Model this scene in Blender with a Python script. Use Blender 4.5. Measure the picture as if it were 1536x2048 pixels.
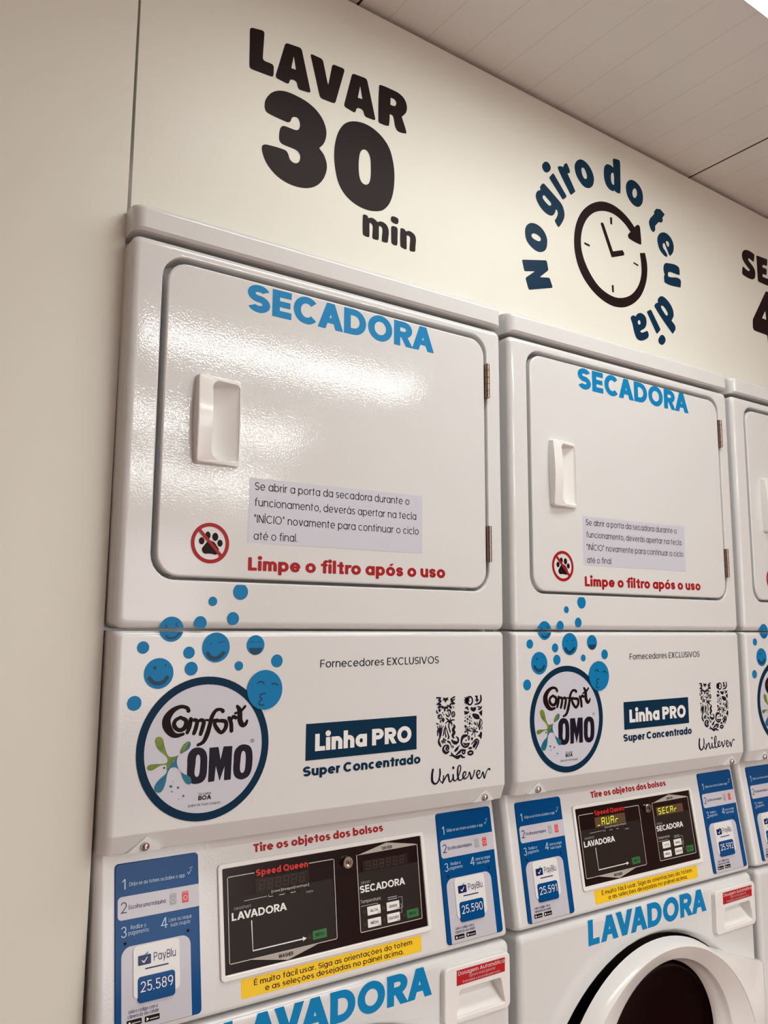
import bpy, bmesh, math
from mathutils import Matrix, Vector
from mathutils.geometry import tessellate_polygon
PI = math.pi
for _o in list(bpy.data.objects):
    bpy.data.objects.remove(_o)
SC = bpy.context.scene
COL = SC.collection

# ---------------------------------------------------------------- camera
F_PX = 1674.64
ROT = ((0.8224, -0.5689, 0.0048), (0.0822, 0.1105, -0.9905), (0.5630, 0.8149, 0.1376))   # right, down, forward
cam_data = bpy.data.cameras.new('camera')
cam_data.sensor_fit = 'VERTICAL'
cam_data.sensor_height = 36.0
cam_data.sensor_width = 27.0
cam_data.lens = 36.0 * F_PX / 2048.0
cam_data.clip_start = 0.02
cam = bpy.data.objects.new('camera', cam_data)
COL.objects.link(cam)
_r = Vector(ROT[0]).normalized()
_f = Vector(ROT[2])
_f = (_f - _r * _f.dot(_r)).normalized()
_u = _r.cross(_f)
cam.matrix_world = Matrix(((_r.x, _u.x, -_f.x, -0.3176), (_r.y, _u.y, -_f.y, -1.0788), (_r.z, _u.z, -_f.z, 1.3929), (0, 0, 0, 1)))
SC.camera = cam

# ---------------------------------------------------------------- world, exposure, light levels
LAMP_LEVELS = (8.7, 36.0, 46.0, 27.0)
LAMP_COLOR = (0.965, 1.0, 0.965)
world = bpy.data.worlds.new('daylight')
SC.world = world
world.use_nodes = True
_bg = world.node_tree.nodes['Background']
_bg.inputs['Color'].default_value = (1.0, 0.94, 0.90, 1)
_bg.inputs['Strength'].default_value = 3.6
vs = SC.view_settings
vs.view_transform = 'Standard'
vs.look = 'None'
vs.exposure = 0.0
vs.gamma = 1.0
vs.use_curve_mapping = False

# ---------------------------------------------------------------- materials
def lin(c):
    c = c / 255.0
    return c / 12.92 if c <= 0.04045 else ((c + 0.055) / 1.055) ** 2.4
MATS = {}
def mat(name, rgb, rough=0.4, spec=0.5, metal=0.0, coat=0.0, emit=None, strength=1.0):
    m = bpy.data.materials.new(name)
    m.use_nodes = True
    b = m.node_tree.nodes['Principled BSDF']
    b.inputs['Base Color'].default_value = (lin(rgb[0]), lin(rgb[1]), lin(rgb[2]), 1)
    b.inputs['Roughness'].default_value = rough
    b.inputs['Specular IOR Level'].default_value = spec
    b.inputs['Metallic'].default_value = metal
    b.inputs['Coat Weight'].default_value = coat
    b.inputs['Coat Roughness'].default_value = 0.08
    if emit:
        b.inputs['Emission Color'].default_value = (emit[0], emit[1], emit[2], 1)
        b.inputs['Emission Strength'].default_value = strength
    MATS[name] = m
    return m
def bump(m, scale, strength, dist, detail=2.0):
    nt = m.node_tree
    tc = nt.nodes.new('ShaderNodeTexCoord')
    n = nt.nodes.new('ShaderNodeTexNoise')
    n.inputs['Scale'].default_value = scale
    n.inputs['Detail'].default_value = detail
    bp = nt.nodes.new('ShaderNodeBump')
    bp.inputs['Strength'].default_value = strength
    bp.inputs['Distance'].default_value = dist
    nt.links.new(tc.outputs['Object'], n.inputs['Vector'])
    nt.links.new(n.outputs['Fac'], bp.inputs['Height'])
    nt.links.new(bp.outputs['Normal'], nt.nodes['Principled BSDF'].inputs['Normal'])
def mottle(m, scale, rgb2, fac=0.5):
    nt = m.node_tree
    b = nt.nodes['Principled BSDF']
    tc = nt.nodes.new('ShaderNodeTexCoord')
    n = nt.nodes.new('ShaderNodeTexNoise')
    n.inputs['Scale'].default_value = scale
    n.inputs['Detail'].default_value = 4
    mx = nt.nodes.new('ShaderNodeMix')
    mx.data_type = 'RGBA'
    mp = nt.nodes.new('ShaderNodeMapRange')
    mp.inputs['From Min'].default_value = 0.35
    mp.inputs['From Max'].default_value = 0.65
    mp.inputs['To Max'].default_value = fac
    mx.inputs['A'].default_value = b.inputs['Base Color'].default_value
    mx.inputs['B'].default_value = (lin(rgb2[0]), lin(rgb2[1]), lin(rgb2[2]), 1)
    nt.links.new(tc.outputs['Object'], n.inputs['Vector'])
    nt.links.new(n.outputs['Fac'], mp.inputs['Value'])
    nt.links.new(mp.outputs['Result'], mx.inputs['Factor'])
    nt.links.new(mx.outputs['Result'], b.inputs['Base Color'])

mat('enamel', (224, 224, 224), 0.07, 0.5)
bump(MATS['enamel'], 320, 0.1, 0.0010, 1.0)
mat('white_plastic', (240, 238, 236), 0.16, 0.5)
mat('wall_laminate', (229, 227, 217), 0.4, 0.35)
mottle(MATS['wall_laminate'], 3.0, (227, 224, 212), 0.5)
bump(MATS['wall_laminate'], 900, 0.04, 0.0004, 2.0)
mat('void', (20, 16, 15), 0.8, 0.2)
mat('recess_shade', (34, 24, 23), 0.5, 0.3)  # near-black colour standing for the shade inside the washer door recess
mat('blue', (0, 130, 190), 0.4, 0.2)
mat('bubble_blue', (0, 122, 180), 0.4, 0.2)
mat('face_teal', (8, 62, 90), 0.4, 0.3)
mat('navy', (6, 46, 72), 0.4, 0.1)
mat('ink', (30, 14, 14), 0.42, 0.1)
mat('ink_navy', (18, 16, 34), 0.4, 0.2)
mat('red', (164, 22, 26), 0.4, 0.2)
mat('label_red', (186, 20, 28), 0.4, 0.4)
mat('yellow', (250, 205, 30), 0.4, 0.4)
mat('note_white', (206, 206, 218), 0.35, 0.4)
mat('white', (240, 238, 236), 0.35, 0.4)
mat('sign_blue', (0, 74, 134), 0.1, 0.16)
mat('sign_gray', (200, 198, 208), 0.12, 0.35)
mat('sign_white', (232, 232, 232), 0.2, 0.5)
mat('sign_pale', (178, 206, 230), 0.3, 0.4)
mat('sign_navy', (8, 34, 92), 0.25, 0.4)
mat('teal', (20, 170, 180), 0.3, 0.4)
mat('icon_gray', (165, 168, 172), 0.3, 0.4)
mat('icon_red', (226, 72, 66), 0.3, 0.4)
mat('panel_black', (24, 10, 11), 0.2, 0.3)
mat('panel_patch', (40, 32, 29), 0.4, 0.2)
mat('panel_line', (196, 190, 184), 0.4, 0.4)
mat('panel_silver', (178, 170, 163), 0.35, 0.5)
mat('logo_red', (192, 36, 26), 0.35, 0.4)
mat('key_green', (44, 112, 58), 0.4, 0.4)
mat('key_text_green', (10, 44, 22), 0.4, 0.4)
mat('digit_off', (54, 44, 40), 0.4, 0.3)
mat('display_glass', (36, 26, 24), 0.15, 0.5)
mat('display_warm', (92, 70, 52), 0.2, 0.5)
mat('digit_lit', (190, 200, 40), 0.4, 0.3, emit=(0.62, 0.66, 0.03), strength=0.75)
mat('chrome', (205, 200, 196), 0.16, 0.5, metal=1.0)
mat('steel', (150, 132, 118), 0.34, 0.5, metal=1.0)
mat('splash_green', (128, 142, 26), 0.35, 0.4)
mottle(MATS['splash_green'], 90.0, (84, 118, 50), 0.9)
mat('splash_blue', (0, 98, 146), 0.35, 0.4)
mottle(MATS['splash_blue'], 90.0, (10, 116, 124), 0.9)
mat('door_glass', (24, 8, 8), 0.05, 0.03)
mat('floor_tile', (158, 130, 117), 0.3, 0.4)
mottle(MATS['floor_tile'], 6.0, (146, 119, 107), 0.6)
mat('room_wall', (222, 184, 166), 0.7, 0.3)
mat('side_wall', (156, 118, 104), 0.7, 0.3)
mat('pavement', (104, 102, 100), 0.8, 0.2)
mat('frame_metal', (90, 88, 86), 0.4, 0.5)
mat('ceiling_pvc', (242, 240, 239), 0.3, 0.4)
mat('lamp_white', (235, 232, 226), 0.5, 0.4)
mat('diffuser', (255, 250, 240), 0.5, 0.2, emit=LAMP_COLOR, strength=1.0)
def ceiling_lines(m):
    nt = m.node_tree
    b = nt.nodes['Principled BSDF']
    tc = nt.nodes.new('ShaderNodeTexCoord')
    sx = nt.nodes.new('ShaderNodeSeparateXYZ')
    nt.links.new(tc.outputs['Object'], sx.inputs[0])
    def line(period, offset, halfw):
        a = nt.nodes.new('ShaderNodeMath'); a.operation = 'SUBTRACT'; a.inputs[1].default_value = offset - period / 2
        nt.links.new(sx.outputs['X'], a.inputs[0])
        w = nt.nodes.new('ShaderNodeMath'); w.operation = 'FLOORED_MODULO'; w.inputs[1].default_value = period
        nt.links.new(a.outputs[0], w.inputs[0])
        s = nt.nodes.new('ShaderNodeMath'); s.operation = 'SUBTRACT'; s.inputs[1].default_value = period / 2
        nt.links.new(w.outputs[0], s.inputs[0])
        d = nt.nodes.new('ShaderNodeMath'); d.operation = 'ABSOLUTE'
        nt.links.new(s.outputs[0], d.inputs[0])
        r = nt.nodes.new('ShaderNodeMapRange'); r.inputs['From Min'].default_value = halfw * 0.5; r.inputs['From Max'].default_value = halfw
        r.inputs['To Min'].default_value = 1.0; r.inputs['To Max'].default_value = 0.0
        nt.links.new(d.outputs[0], r.inputs['Value'])
        return r.outputs['Result']
    big = line(0.942, 0.399, 0.0034)
    fine = line(0.0857, 0.549, 0.0014)
    m1 = nt.nodes.new('ShaderNodeMix'); m1.data_type = 'RGBA'
    m1.inputs['A'].default_value = b.inputs['Base Color'].default_value
    m1.inputs['B'].default_value = (lin(228), lin(225), lin(223), 1)
    nt.links.new(fine, m1.inputs['Factor'])
    m2 = nt.nodes.new('ShaderNodeMix'); m2.data_type = 'RGBA'
    m2.inputs['B'].default_value = (lin(40), lin(26), lin(26), 1)
    nt.links.new(m1.outputs['Result'], m2.inputs['A'])
    nt.links.new(big, m2.inputs['Factor'])
    nt.links.new(m2.outputs['Result'], b.inputs['Base Color'])
ceiling_lines(MATS['ceiling_pvc'])

# ---------------------------------------------------------------- mesh builder
class MB:
    def __init__(self):
        self.v = []; self.f = []; self.m = []; self.mats = []
    def mi(self, name):
        if name not in self.mats: self.mats.append(name)
        return self.mats.index(name)
    def face(self, pts, mt):
        i = len(self.v)
        self.v += [tuple(p) for p in pts]
        self.f.append(tuple(range(i, i + len(pts))))
        self.m.append(self.mi(mt))
    def loft(self, loops, mt, closed=True, cap0=False, cap1=False):
        k = self.mi(mt)
        base = len(self.v); n = len(loops[0])
        for l in loops: self.v += [tuple(p) for p in l]
        for a in range(len(loops) - 1):
            for i in range(n if closed else n - 1):
                j = (i + 1) % n
                self.f.append((base + a * n + i, base + a * n + j, base + (a + 1) * n + j, base + (a + 1) * n + i))
                self.m.append(k)
        if cap0:
            self.f.append(tuple(base + i for i in range(n))[::-1]); self.m.append(k)
        if cap1:
            self.f.append(tuple(base + (len(loops) - 1) * n + i for i in range(n))); self.m.append(k)
    def box(self, x0, x1, y0, y1, z0, z1, mt):
        a = [(x0, y0, z0), (x1, y0, z0), (x1, y1, z0), (x0, y1, z0)]
        b = [(p[0], p[1], z1) for p in a]
        self.loft([a, b], mt, cap0=True, cap1=True)
    def poly(self, outer, holes, place, mt, layer=0):
        loops = [[Vector((p[0], p[1], 0)) for p in outer]] + [[Vector((p[0], p[1], 0)) for p in h] for h in holes]
        flat = [p for l in loops for p in l]
        base = len(self.v); k = self.mi(mt)
        self.v += [place(p.x, p.y, layer) for p in flat]
        for t in tessellate_polygon(loops):
            a, b, c = (flat[i] for i in t)
            if (b - a).cross(c - a).z < 0: t = (t[0], t[2], t[1])
            self.f.append(tuple(base + i for i in t)); self.m.append(k)
    def build(self, name, parent=None, smooth=False, loc=None, angle=32, weld=True):
        me = bpy.data.meshes.new(name)
        me.from_pydata(self.v, [], self.f)
        for n in self.mats: me.materials.append(MATS[n])
        me.polygons.foreach_set('material_index', self.m)
        bm = bmesh.new(); bm.from_mesh(me)
        if weld: bmesh.ops.remove_doubles(bm, verts=bm.verts, dist=1e-6)
        if smooth: bmesh.ops.recalc_face_normals(bm, faces=bm.faces)
        bm.to_mesh(me); bm.free()
        if smooth:
            me.shade_smooth()
            me.set_sharp_from_angle(angle=math.radians(angle))
        me.update()
        o = bpy.data.objects.new(name, me)
        COL.objects.link(o)
        if parent is not None:
            o.parent = parent
        if loc is not None: o.location = loc
        if smooth:
            wn = o.modifiers.new('weighted normals', 'WEIGHTED_NORMAL')
            wn.keep_sharp = True
        return o
def tag(o, label, cat=None, group=None, kind=None):
    if label: o['label'] = label
    if cat: o['category'] = cat
    if group: o['group'] = group
    if kind: o['kind'] = kind
    return o
def empty(name, loc):
    o = bpy.data.objects.new(name, None)
    o.empty_display_size = 0.1
    COL.objects.link(o); o.location = loc
    return o

# ---------------------------------------------------------------- 2D shapes
def fillet(pts, r, n=5):
    out = []; N = len(pts)
    for i in range(N):
        p = Vector(pts[i][:2]); a = Vector(pts[i - 1][:2]) - p; b = Vector(pts[(i + 1) % N][:2]) - p
        ra = min(r, a.length * 0.48); rb = min(r, b.length * 0.48)
        A = p + a.normalized() * ra; B = p + b.normalized() * rb
        for k in range(n + 1):
            t = k / n
            q = A * (1 - t) ** 2 + p * 2 * t * (1 - t) + B * t * t
            out.append((q.x, q.y))
    return out
def spline(pts, n=6):
    N = len(pts); out = []
    for i in range(N):
        p0, p1, p2, p3 = pts[i - 1], pts[i], pts[(i + 1) % N], pts[(i + 2) % N]
        d = math.hypot(p2[0] - p1[0], p2[1] - p1[1])
        def tang(a, b, c):
            if len(b) > 2: return (0.0, 0.0)
            tx, ty = c[0] - a[0], c[1] - a[1]; L = math.hypot(tx, ty) or 1
            return (tx / L * d, ty / L * d)
        t1 = tang(p0, p1, p2); t2 = tang(p1, p2, p3)
        if len(p1) > 2: t1 = ((p2[0] - p1[0]), (p2[1] - p1[1]))
        if len(p2) > 2: t2 = ((p2[0] - p1[0]), (p2[1] - p1[1]))
        for k in range(n):
            t = k / n
            h1 = 2 * t ** 3 - 3 * t * t + 1; h2 = -2 * t ** 3 + 3 * t * t; h3 = t ** 3 - 2 * t * t + t; h4 = t ** 3 - t * t
            out.append((h1 * p1[0] + h2 * p2[0] + h3 * t1[0] + h4 * t2[0], h1 * p1[1] + h2 * p2[1] + h3 * t1[1] + h4 * t2[1]))
    return out
def circ(cx, cz, rx, rz=None, n=48):
    rz = rz or rx
    return [(cx + rx * math.cos(2 * PI * i / n), cz + rz * math.sin(2 * PI * i / n)) for i in range(n)]
def rr(x0, x1, z0, z1, r, n=6):
    if not isinstance(r, (tuple, list)): r = (r, r, r, r)      # tr, tl, bl, br
    out = []
    for (cx, cz, sx, sz, a0, q) in ((x1, z1, -1, -1, 0, r[0]), (x0, z1, 1, -1, 90, r[1]), (x0, z0, 1, 1, 180, r[2]), (x1, z0, -1, 1, 270, r[3])):
        for k in range(n + 1):
            a = math.radians(a0 + 90 * k / n)
            out.append((cx + sx * q + q * math.cos(a), cz + sz * q + q * math.sin(a)))
    return out
def shape(t, pts, r):
    return fillet(pts, r) if t == 'f' else spline(pts)
def brush(mb, pts, place, mt, layer=0, n=5, smooth=True):
    P = []
    N = len(pts)
    for i in range(N - 1):
        p0 = pts[max(i - 1, 0)]; p1 = pts[i]; p2 = pts[i + 1]; p3 = pts[min(i + 2, N - 1)]
        for k in range(n):
            t = k / n
            c = []
            for j in range(3):
                if smooth:
                    c.append(0.5 * (2 * p1[j] + (p2[j] - p0[j]) * t + (2 * p0[j] - 5 * p1[j] + 4 * p2[j] - p3[j]) * t * t + (3 * p1[j] - p0[j] - 3 * p2[j] + p3[j]) * t ** 3))
                else: c.append(p1[j] * (1 - t) + p2[j] * t)
            P.append(c)
    P.append(list(pts[-1]))
    L = []; R_ = []
    for i, p in enumerate(P):
        a = P[max(i - 1, 0)]; b = P[min(i + 1, len(P) - 1)]
        dx, dz = b[0] - a[0], b[1] - a[1]; l = math.hypot(dx, dz) or 1
        nx, nz = -dz / l * p[2] / 2, dx / l * p[2] / 2
        L.append((p[0] + nx, p[1] + nz)); R_.append((p[0] - nx, p[1] - nz))
    for i in range(len(P) - 1):
        mb.face([place(*q, layer + 0.008 * (i % 40)) for q in (L[i], R_[i], R_[i + 1], L[i + 1])], mt)
    for k_, p in enumerate((P[0], P[-1])):
        mb.face([place(*q, layer + 0.34 + 0.01 * k_) for q in circ(p[0], p[1], abs(p[2]) / 2, n=12)], mt)

# ---------------------------------------------------------------- drawn alphabet (strokes as faces, cap height 1)
RND = [0.0]
def g_rect(x0, y0, x1, y1):
    if RND[0]:
        return [fillet([(x0, y0), (x1, y0), (x1, y1), (x0, y1)], RND[0], 3)]
    return [[(x0, y0), (x1, y0), (x1, y1), (x0, y1)]]
def g_para(xa, ya, xb, yb, wh):
    q = [(xa, ya), (xa + wh, ya), (xb + wh, yb), (xb, yb)]
    return [fillet(q, RND[0], 3)] if RND[0] else [q]
def g_arc(cx, cy, rx, ry, a0, a1, w, v):
    n = max(4, int(abs(a1 - a0) / 15)); o = []
    def P(a, rx, ry): return (cx + rx * math.cos(math.radians(a)), cy + ry * math.sin(math.radians(a)))
    A = [a0 + (a1 - a0) * i / n for i in range(n + 1)]
    ix, iy = max(rx - w, 0.01), max(ry - v, 0.01)
    for i in range(n):
        o.append([P(A[i], rx, ry), P(A[i + 1], rx, ry), P(A[i + 1], ix, iy), P(A[i], ix, iy)])
    if RND[0] and abs(a1 - a0) < 359:
        for a in (a0, a1):
            c = P(a, (rx + ix) / 2, (ry + iy) / 2)
            o.append(circ(c[0], c[1], min(w, v) / 2, n=10))
    return o
def g_s(W, H, w, v):
    ry = (H / 2 + v / 2) / 2
    return g_arc(W / 2, H - ry, W / 2, ry, 25, 270, w, v) + g_arc(W / 2, ry, W / 2, ry, 90, -155, w, v)
ACC = {'á': 'a', 'ã': 'a', 'é': 'e', 'ó': 'o', 'õ': 'o', 'ç': 'c', 'í': 'i', 'É': 'E', 'Í': 'I', 'ú': 'u', 'ê': 'e', 'Ê': 'E', 'â': 'a'}
def glyph(c, w):
    v = w * 0.92; X = 0.76; f = []; R = g_rect; A = g_arc; Q = g_para
    if c in ACC:
        b = ACC[c]; f, W = glyph(b, w)
        if b == 'i': f, W = R(0, 0, w, X), w
        top = 1.06 if b in 'EI' else 0.84
        m = W / 2
        if c in 'áéóíúÉÍ': f = f + Q(m - w * 0.55, top, m + w * 0.1, top + 0.2, w * 0.95)
        elif c in 'Êâê': f = f + Q(m - w * 1.1, top, m - w * 0.4, top + 0.16, w * 0.8) + Q(m + w * 0.3, top, m - w * 0.4, top + 0.16, w * 0.8)
        elif c in 'ãõ': f = f + A(m - 0.1, top + 0.04, 0.11, 0.1, 0, 180, w * 0.6, w * 0.6) + A(m + 0.09, top + 0.06, 0.11, 0.1, 180, 360, w * 0.6, w * 0.6)
        elif c == 'ç': f = f + R(m - w * 0.3, -0.14, m + w * 0.3, 0.02) + A(m, -0.17, 0.11, 0.1, -150, 90, w * 0.6, w * 0.6)
        return f, W
    wd = w * 1.12
    if c == ' ': return [], 0.40 - 0.45 * w
    if c == 'A':
        W = 0.84 + 0.6 * w; k = 0.2 + 0.1 * w
        f = Q(0, 0, W / 2 - wd / 2, 1, wd) + Q(W - wd, 0, W / 2 - wd / 2, 1, wd) + R(W * 0.22, k, W * 0.78, k + v * 0.85)
    elif c == 'V':
        W = 0.84 + 0.5 * w; f = Q(W / 2 - wd / 2, 0, 0, 1, wd) + Q(W / 2 - wd / 2, 0, W - wd, 1, wd)
    elif c == 'L': W = 0.42 + 0.75 * w; f = R(0, 0, w, 1) + R(0, 0, W, v)
    elif c in 'EF':
        W = 0.49 + 0.75 * w; f = R(0, 0, w, 1) + R(0, 1 - v, W, 1) + R(0, 0.5 - v * 0.45, W * 0.94, 0.5 + v * 0.45)
        if c == 'E': f += R(0, 0, W, v)
    elif c == 'T': W = 0.6 + 0.4 * w; f = R(0, 1 - v, W, 1) + R(W / 2 - w / 2, 0, W / 2 + w / 2, 1)
    elif c in 'Il|':
        W = w; f = R(0, 0, w, 1.0 if c == 'I' else 1.06)
    elif c in 'DB' and c == 'D':
        W = 0.71 + 0.7 * w; rx = 0.5; f = R(0, 0, w, 1) + R(0, 1 - v, W - rx + 0.01, 1) + R(0, 0, W - rx + 0.01, v) + A(W - rx, 0.5, rx, 0.5, -90, 90, w, v)
    elif c in 'PRB':
        W = 0.54 + 0.95 * w; y0 = 0.43 - v * 0.35
        if c == 'B': y0 = 0.5 - v / 2
        ry = (1 - y0) / 2; rx = min(0.32 + w * 0.2, W)
        f = R(0, 0, w, 1) + R(0, 1 - v, W - rx + 0.01, 1) + R(0, y0, W - rx + 0.01, y0 + v) + A(W - rx, y0 + ry, rx, ry, -90, 90, w, v)
        if c == 'R': f += Q(W - wd * 0.9, 0, W * 0.30, y0 + v * 0.5, wd)
        if c == 'B':
            ry = (0.5 + v / 2) / 2; f += R(0, 0, W - rx + 0.04, v) + A(W - rx + 0.03, ry, rx, ry, -90, 90, w, v)
    elif c in 'OQ0':
        W = (0.92 + 0.4 * w) if c != '0' else 0.6 + 0.4 * w
        f = A(W / 2, 0.5, W / 2, 0.515, 0, 360, w, v)
        if c == 'Q': f += Q(W - wd, -0.02, W * 0.5, 0.3, wd)
    elif c in 'CG':
        W = 0.86 + 0.3 * w; f = A(W * 0.52, 0.5, W * 0.52, 0.515, 42, 318, w, v)
        if c == 'G': f += R(W * 0.55, 0.5 - v / 2, W, 0.5 + v / 2) + R(W - w, 0.15, W, 0.5)
    elif c == 'S': W = 0.5 + 1.1 * w; f = g_s(W, 1.0, w, v)
    elif c == 'N': W = 0.66 + 0.5 * w; f = R(0, 0, w, 1) + R(W - w, 0, W, 1) + Q(W - wd * 1.1, 0, 0, 1, wd * 1.1)
    elif c == 'M':
        W = 0.82 + 0.6 * w; f = R(0, 0, w, 1) + R(W - w, 0, W, 1) + Q(W / 2 - wd / 2, 0.12, 0, 1, wd) + Q(W / 2 - wd / 2, 0.12, W - wd, 1, wd)
    elif c == 'U': W = 0.66 + 0.4 * w; f = R(0, 0.35, w, 1) + R(W - w, 0.35, W, 1) + A(W / 2, 0.36, W / 2, 0.37, 180, 360, w, v)
    elif c == 'X': W = 0.7 + 0.5 * w; f = Q(0, 0, W - wd * 1.15, 1, wd * 1.15) + Q(W - wd * 1.15, 0, 0, 1, wd * 1.15)
    elif c == 'H': W = 0.66 + 0.4 * w; f = R(0, 0, w, 1) + R(W - w, 0, W, 1) + R(0, 0.5 - v / 2, W, 0.5 + v / 2)
    elif c == 'W':
        W = 1.15 + 0.6 * w; q = W / 4
        f = Q(q - wd / 2, 0, 0, 1, wd) + Q(q - wd / 2, 0, W / 2 - wd / 2, 1, wd) + Q(3 * q - wd / 2, 0, W / 2 - wd / 2, 1, wd) + Q(3 * q - wd / 2, 0, W - wd, 1, wd)
    elif c == 'Y':
        W = 0.76 + 0.4 * w; f = Q(W / 2 - wd / 2, 0.4, 0, 1, wd) + Q(W / 2 - wd / 2, 0.4, W - wd, 1, wd) + R(W / 2 - w / 2, 0, W / 2 + w / 2, 0.45)
    elif c == '1': W = 0.3 + 0.4 * w; f = R(W - w, 0, W, 1) + Q(0, 0.74, W - wd, 1, wd)
    elif c == '2':
        W = 0.56 + 0.3 * w; ry = 0.31; f = A(W / 2, 1 - ry, W / 2, ry, -38, 165, w, v) + Q(0, 0, W - wd * 1.25, 0.54, wd * 1.1) + R(0, 0, W, v)
    elif c == '3':
        W = 0.54 + 0.3 * w; ry = (0.5 + v / 2) / 2; f = A(W / 2, 1 - ry, W / 2 - 0.02, ry, -90, 160, w, v) + A(W / 2, ry, W / 2, ry, -160, 90, w, v)
    elif c == '4': W = 0.6 + 0.3 * w; f = R(W * 0.62, 0, W * 0.62 + w, 1) + R(0, 0.24, W, 0.24 + v) + Q(0, 0.26, W * 0.62 - wd * 0.2, 1, wd)
    elif c == '5':
        W = 0.56 + 0.3 * w; ry = 0.32; f = R(W * 0.12, 1 - v, W * 0.92, 1) + R(W * 0.12, 0.5, W * 0.12 + w, 1) + A(W / 2, ry, W / 2, ry, -155, 140, w, v)
    elif c in '69':
        W = 0.58 + 0.3 * w; ry = 0.32
        f = A(W / 2, ry, W / 2, ry, 0, 360, w, v) + A(W * 0.62, 0.34, W * 0.62, 0.66, 95, 180, w, v)
        if c == '9': f = [[(W - x, 1 - y) for x, y in p] for p in f]
    elif c == '7': W = 0.56; f = R(0, 1 - v, W, 1) + Q(0.12, 0, W - wd, 1, wd)
    elif c == '8':
        W = 0.56 + 0.3 * w; ry = (0.5 + v / 2) / 2; f = A(W / 2, 1 - ry, W / 2 - 0.03, ry, 0, 360, w, v) + A(W / 2, ry, W / 2, ry, 0, 360, w, v)
    elif c in 'abdpqg':
        W = 0.66 + 0.4 * w; f = A(W / 2, X / 2, W / 2, X / 2 + 0.01, 0, 360, w, v)
        if c == 'a': f += R(W - w, 0, W, X)
        if c == 'd': f += R(W - w, 0, W, 1.06)
        if c == 'b': f += R(0, 0, w, 1.06)
        if c == 'p': f += R(0, -0.28, w, X)
        if c == 'q': f += R(W - w, -0.28, W, X)
        if c == 'g': f += R(W - w, 0.02, W, X) + A(W / 2, 0.03, W / 2, 0.33, -150, 0, w, v)
    elif c == 'o': W = 0.68 + 0.4 * w; f = A(W / 2, X / 2, W / 2, X / 2 + 0.01, 0, 360, w, v)
    elif c == 'c': W = 0.62 + 0.3 * w; f = A(W * 0.54, X / 2, W * 0.54, X / 2 + 0.01, 45, 315, w, v)
    elif c == 'e': W = 0.66 + 0.4 * w; f = A(W / 2, X / 2, W / 2, X / 2 + 0.01, 0, 318, w, v) + R(w * 0.5, X / 2 - v * 0.4, W - 0.01, X / 2 + v * 0.4)
    elif c == 'f': W = 0.34 + 0.7 * w; x = 0.1 + 0.25 * w; f = R(x, 0, x + w, 0.82) + A(x + 0.26, 0.8, 0.26, 0.27, 85, 180, w, v) + R(0, X - v * 0.8, W, X)
    elif c == 't': W = 0.34 + 0.75 * w; x = 0.1 + 0.3 * w; f = R(x, 0, x + w, 0.97) + R(0, X - v * 0.8, W, X) + (R(x, 0, W, v) if RND[0] else [])
    elif c in 'nhr':
        W = 0.6 + 0.4 * w; ry = min(W / 2, 0.38); f = R(0, 0, w, X if c != 'h' else 1.06)
        if c == 'r': W = 0.3 + 0.4 * w; f += A(W, X - 0.36, W, 0.37, 88, 170, w, v)
        else: f += A(W / 2, X - ry, W / 2, ry + 0.01, 0, 165, w, v) + R(W - w, 0, W, X - ry + 0.01)
    elif c == 'm':
        U = 0.52 + 0.4 * w; W = 2 * U - w; ry = min(U / 2, 0.34); f = R(0, 0, w, X)
        for k in (0, 1):
            o = k * (U - w); f += A(o + U / 2, X - ry, U / 2, ry + 0.01, 0, 165, w, v) + R(o + U - w, 0, o + U, X - ry + 0.01)
    elif c == 'u':
        W = 0.6 + 0.4 * w; ry = min(W / 2, 0.38); f = R(W - w, 0, W, X) + A(W / 2, ry, W / 2, ry + 0.01, 180, 345, w, v) + R(0, ry - 0.01, w, X)
    elif c in 'ij':
        W = w; f = R(0, 0, w, X) + [circ(w / 2, 0.98, w * 0.62, n=14)]
        if c == 'j': f = R(0, -0.1, w, X) + A(-0.06, -0.08, 0.06 + w, 0.2, -90, 0, w, v) + [circ(w / 2, 0.98, w * 0.62, n=14)]
    elif c == 's': W = 0.42 + 0.7 * w; f = g_s(W, X + 0.01, w, v * 0.92)
    elif c in 'vy':
        W = 0.6 + 0.5 * w; f = Q(W / 2 - wd / 2, 0, 0, X, wd) + Q(W / 2 - wd / 2, 0, W - wd, X, wd)
        if c == 'y': f += Q(W * 0.2, -0.28, W / 2 - wd / 2, 0, wd)
    elif c == 'w':
        W = 0.95 + 0.5 * w; q = W / 4
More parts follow.
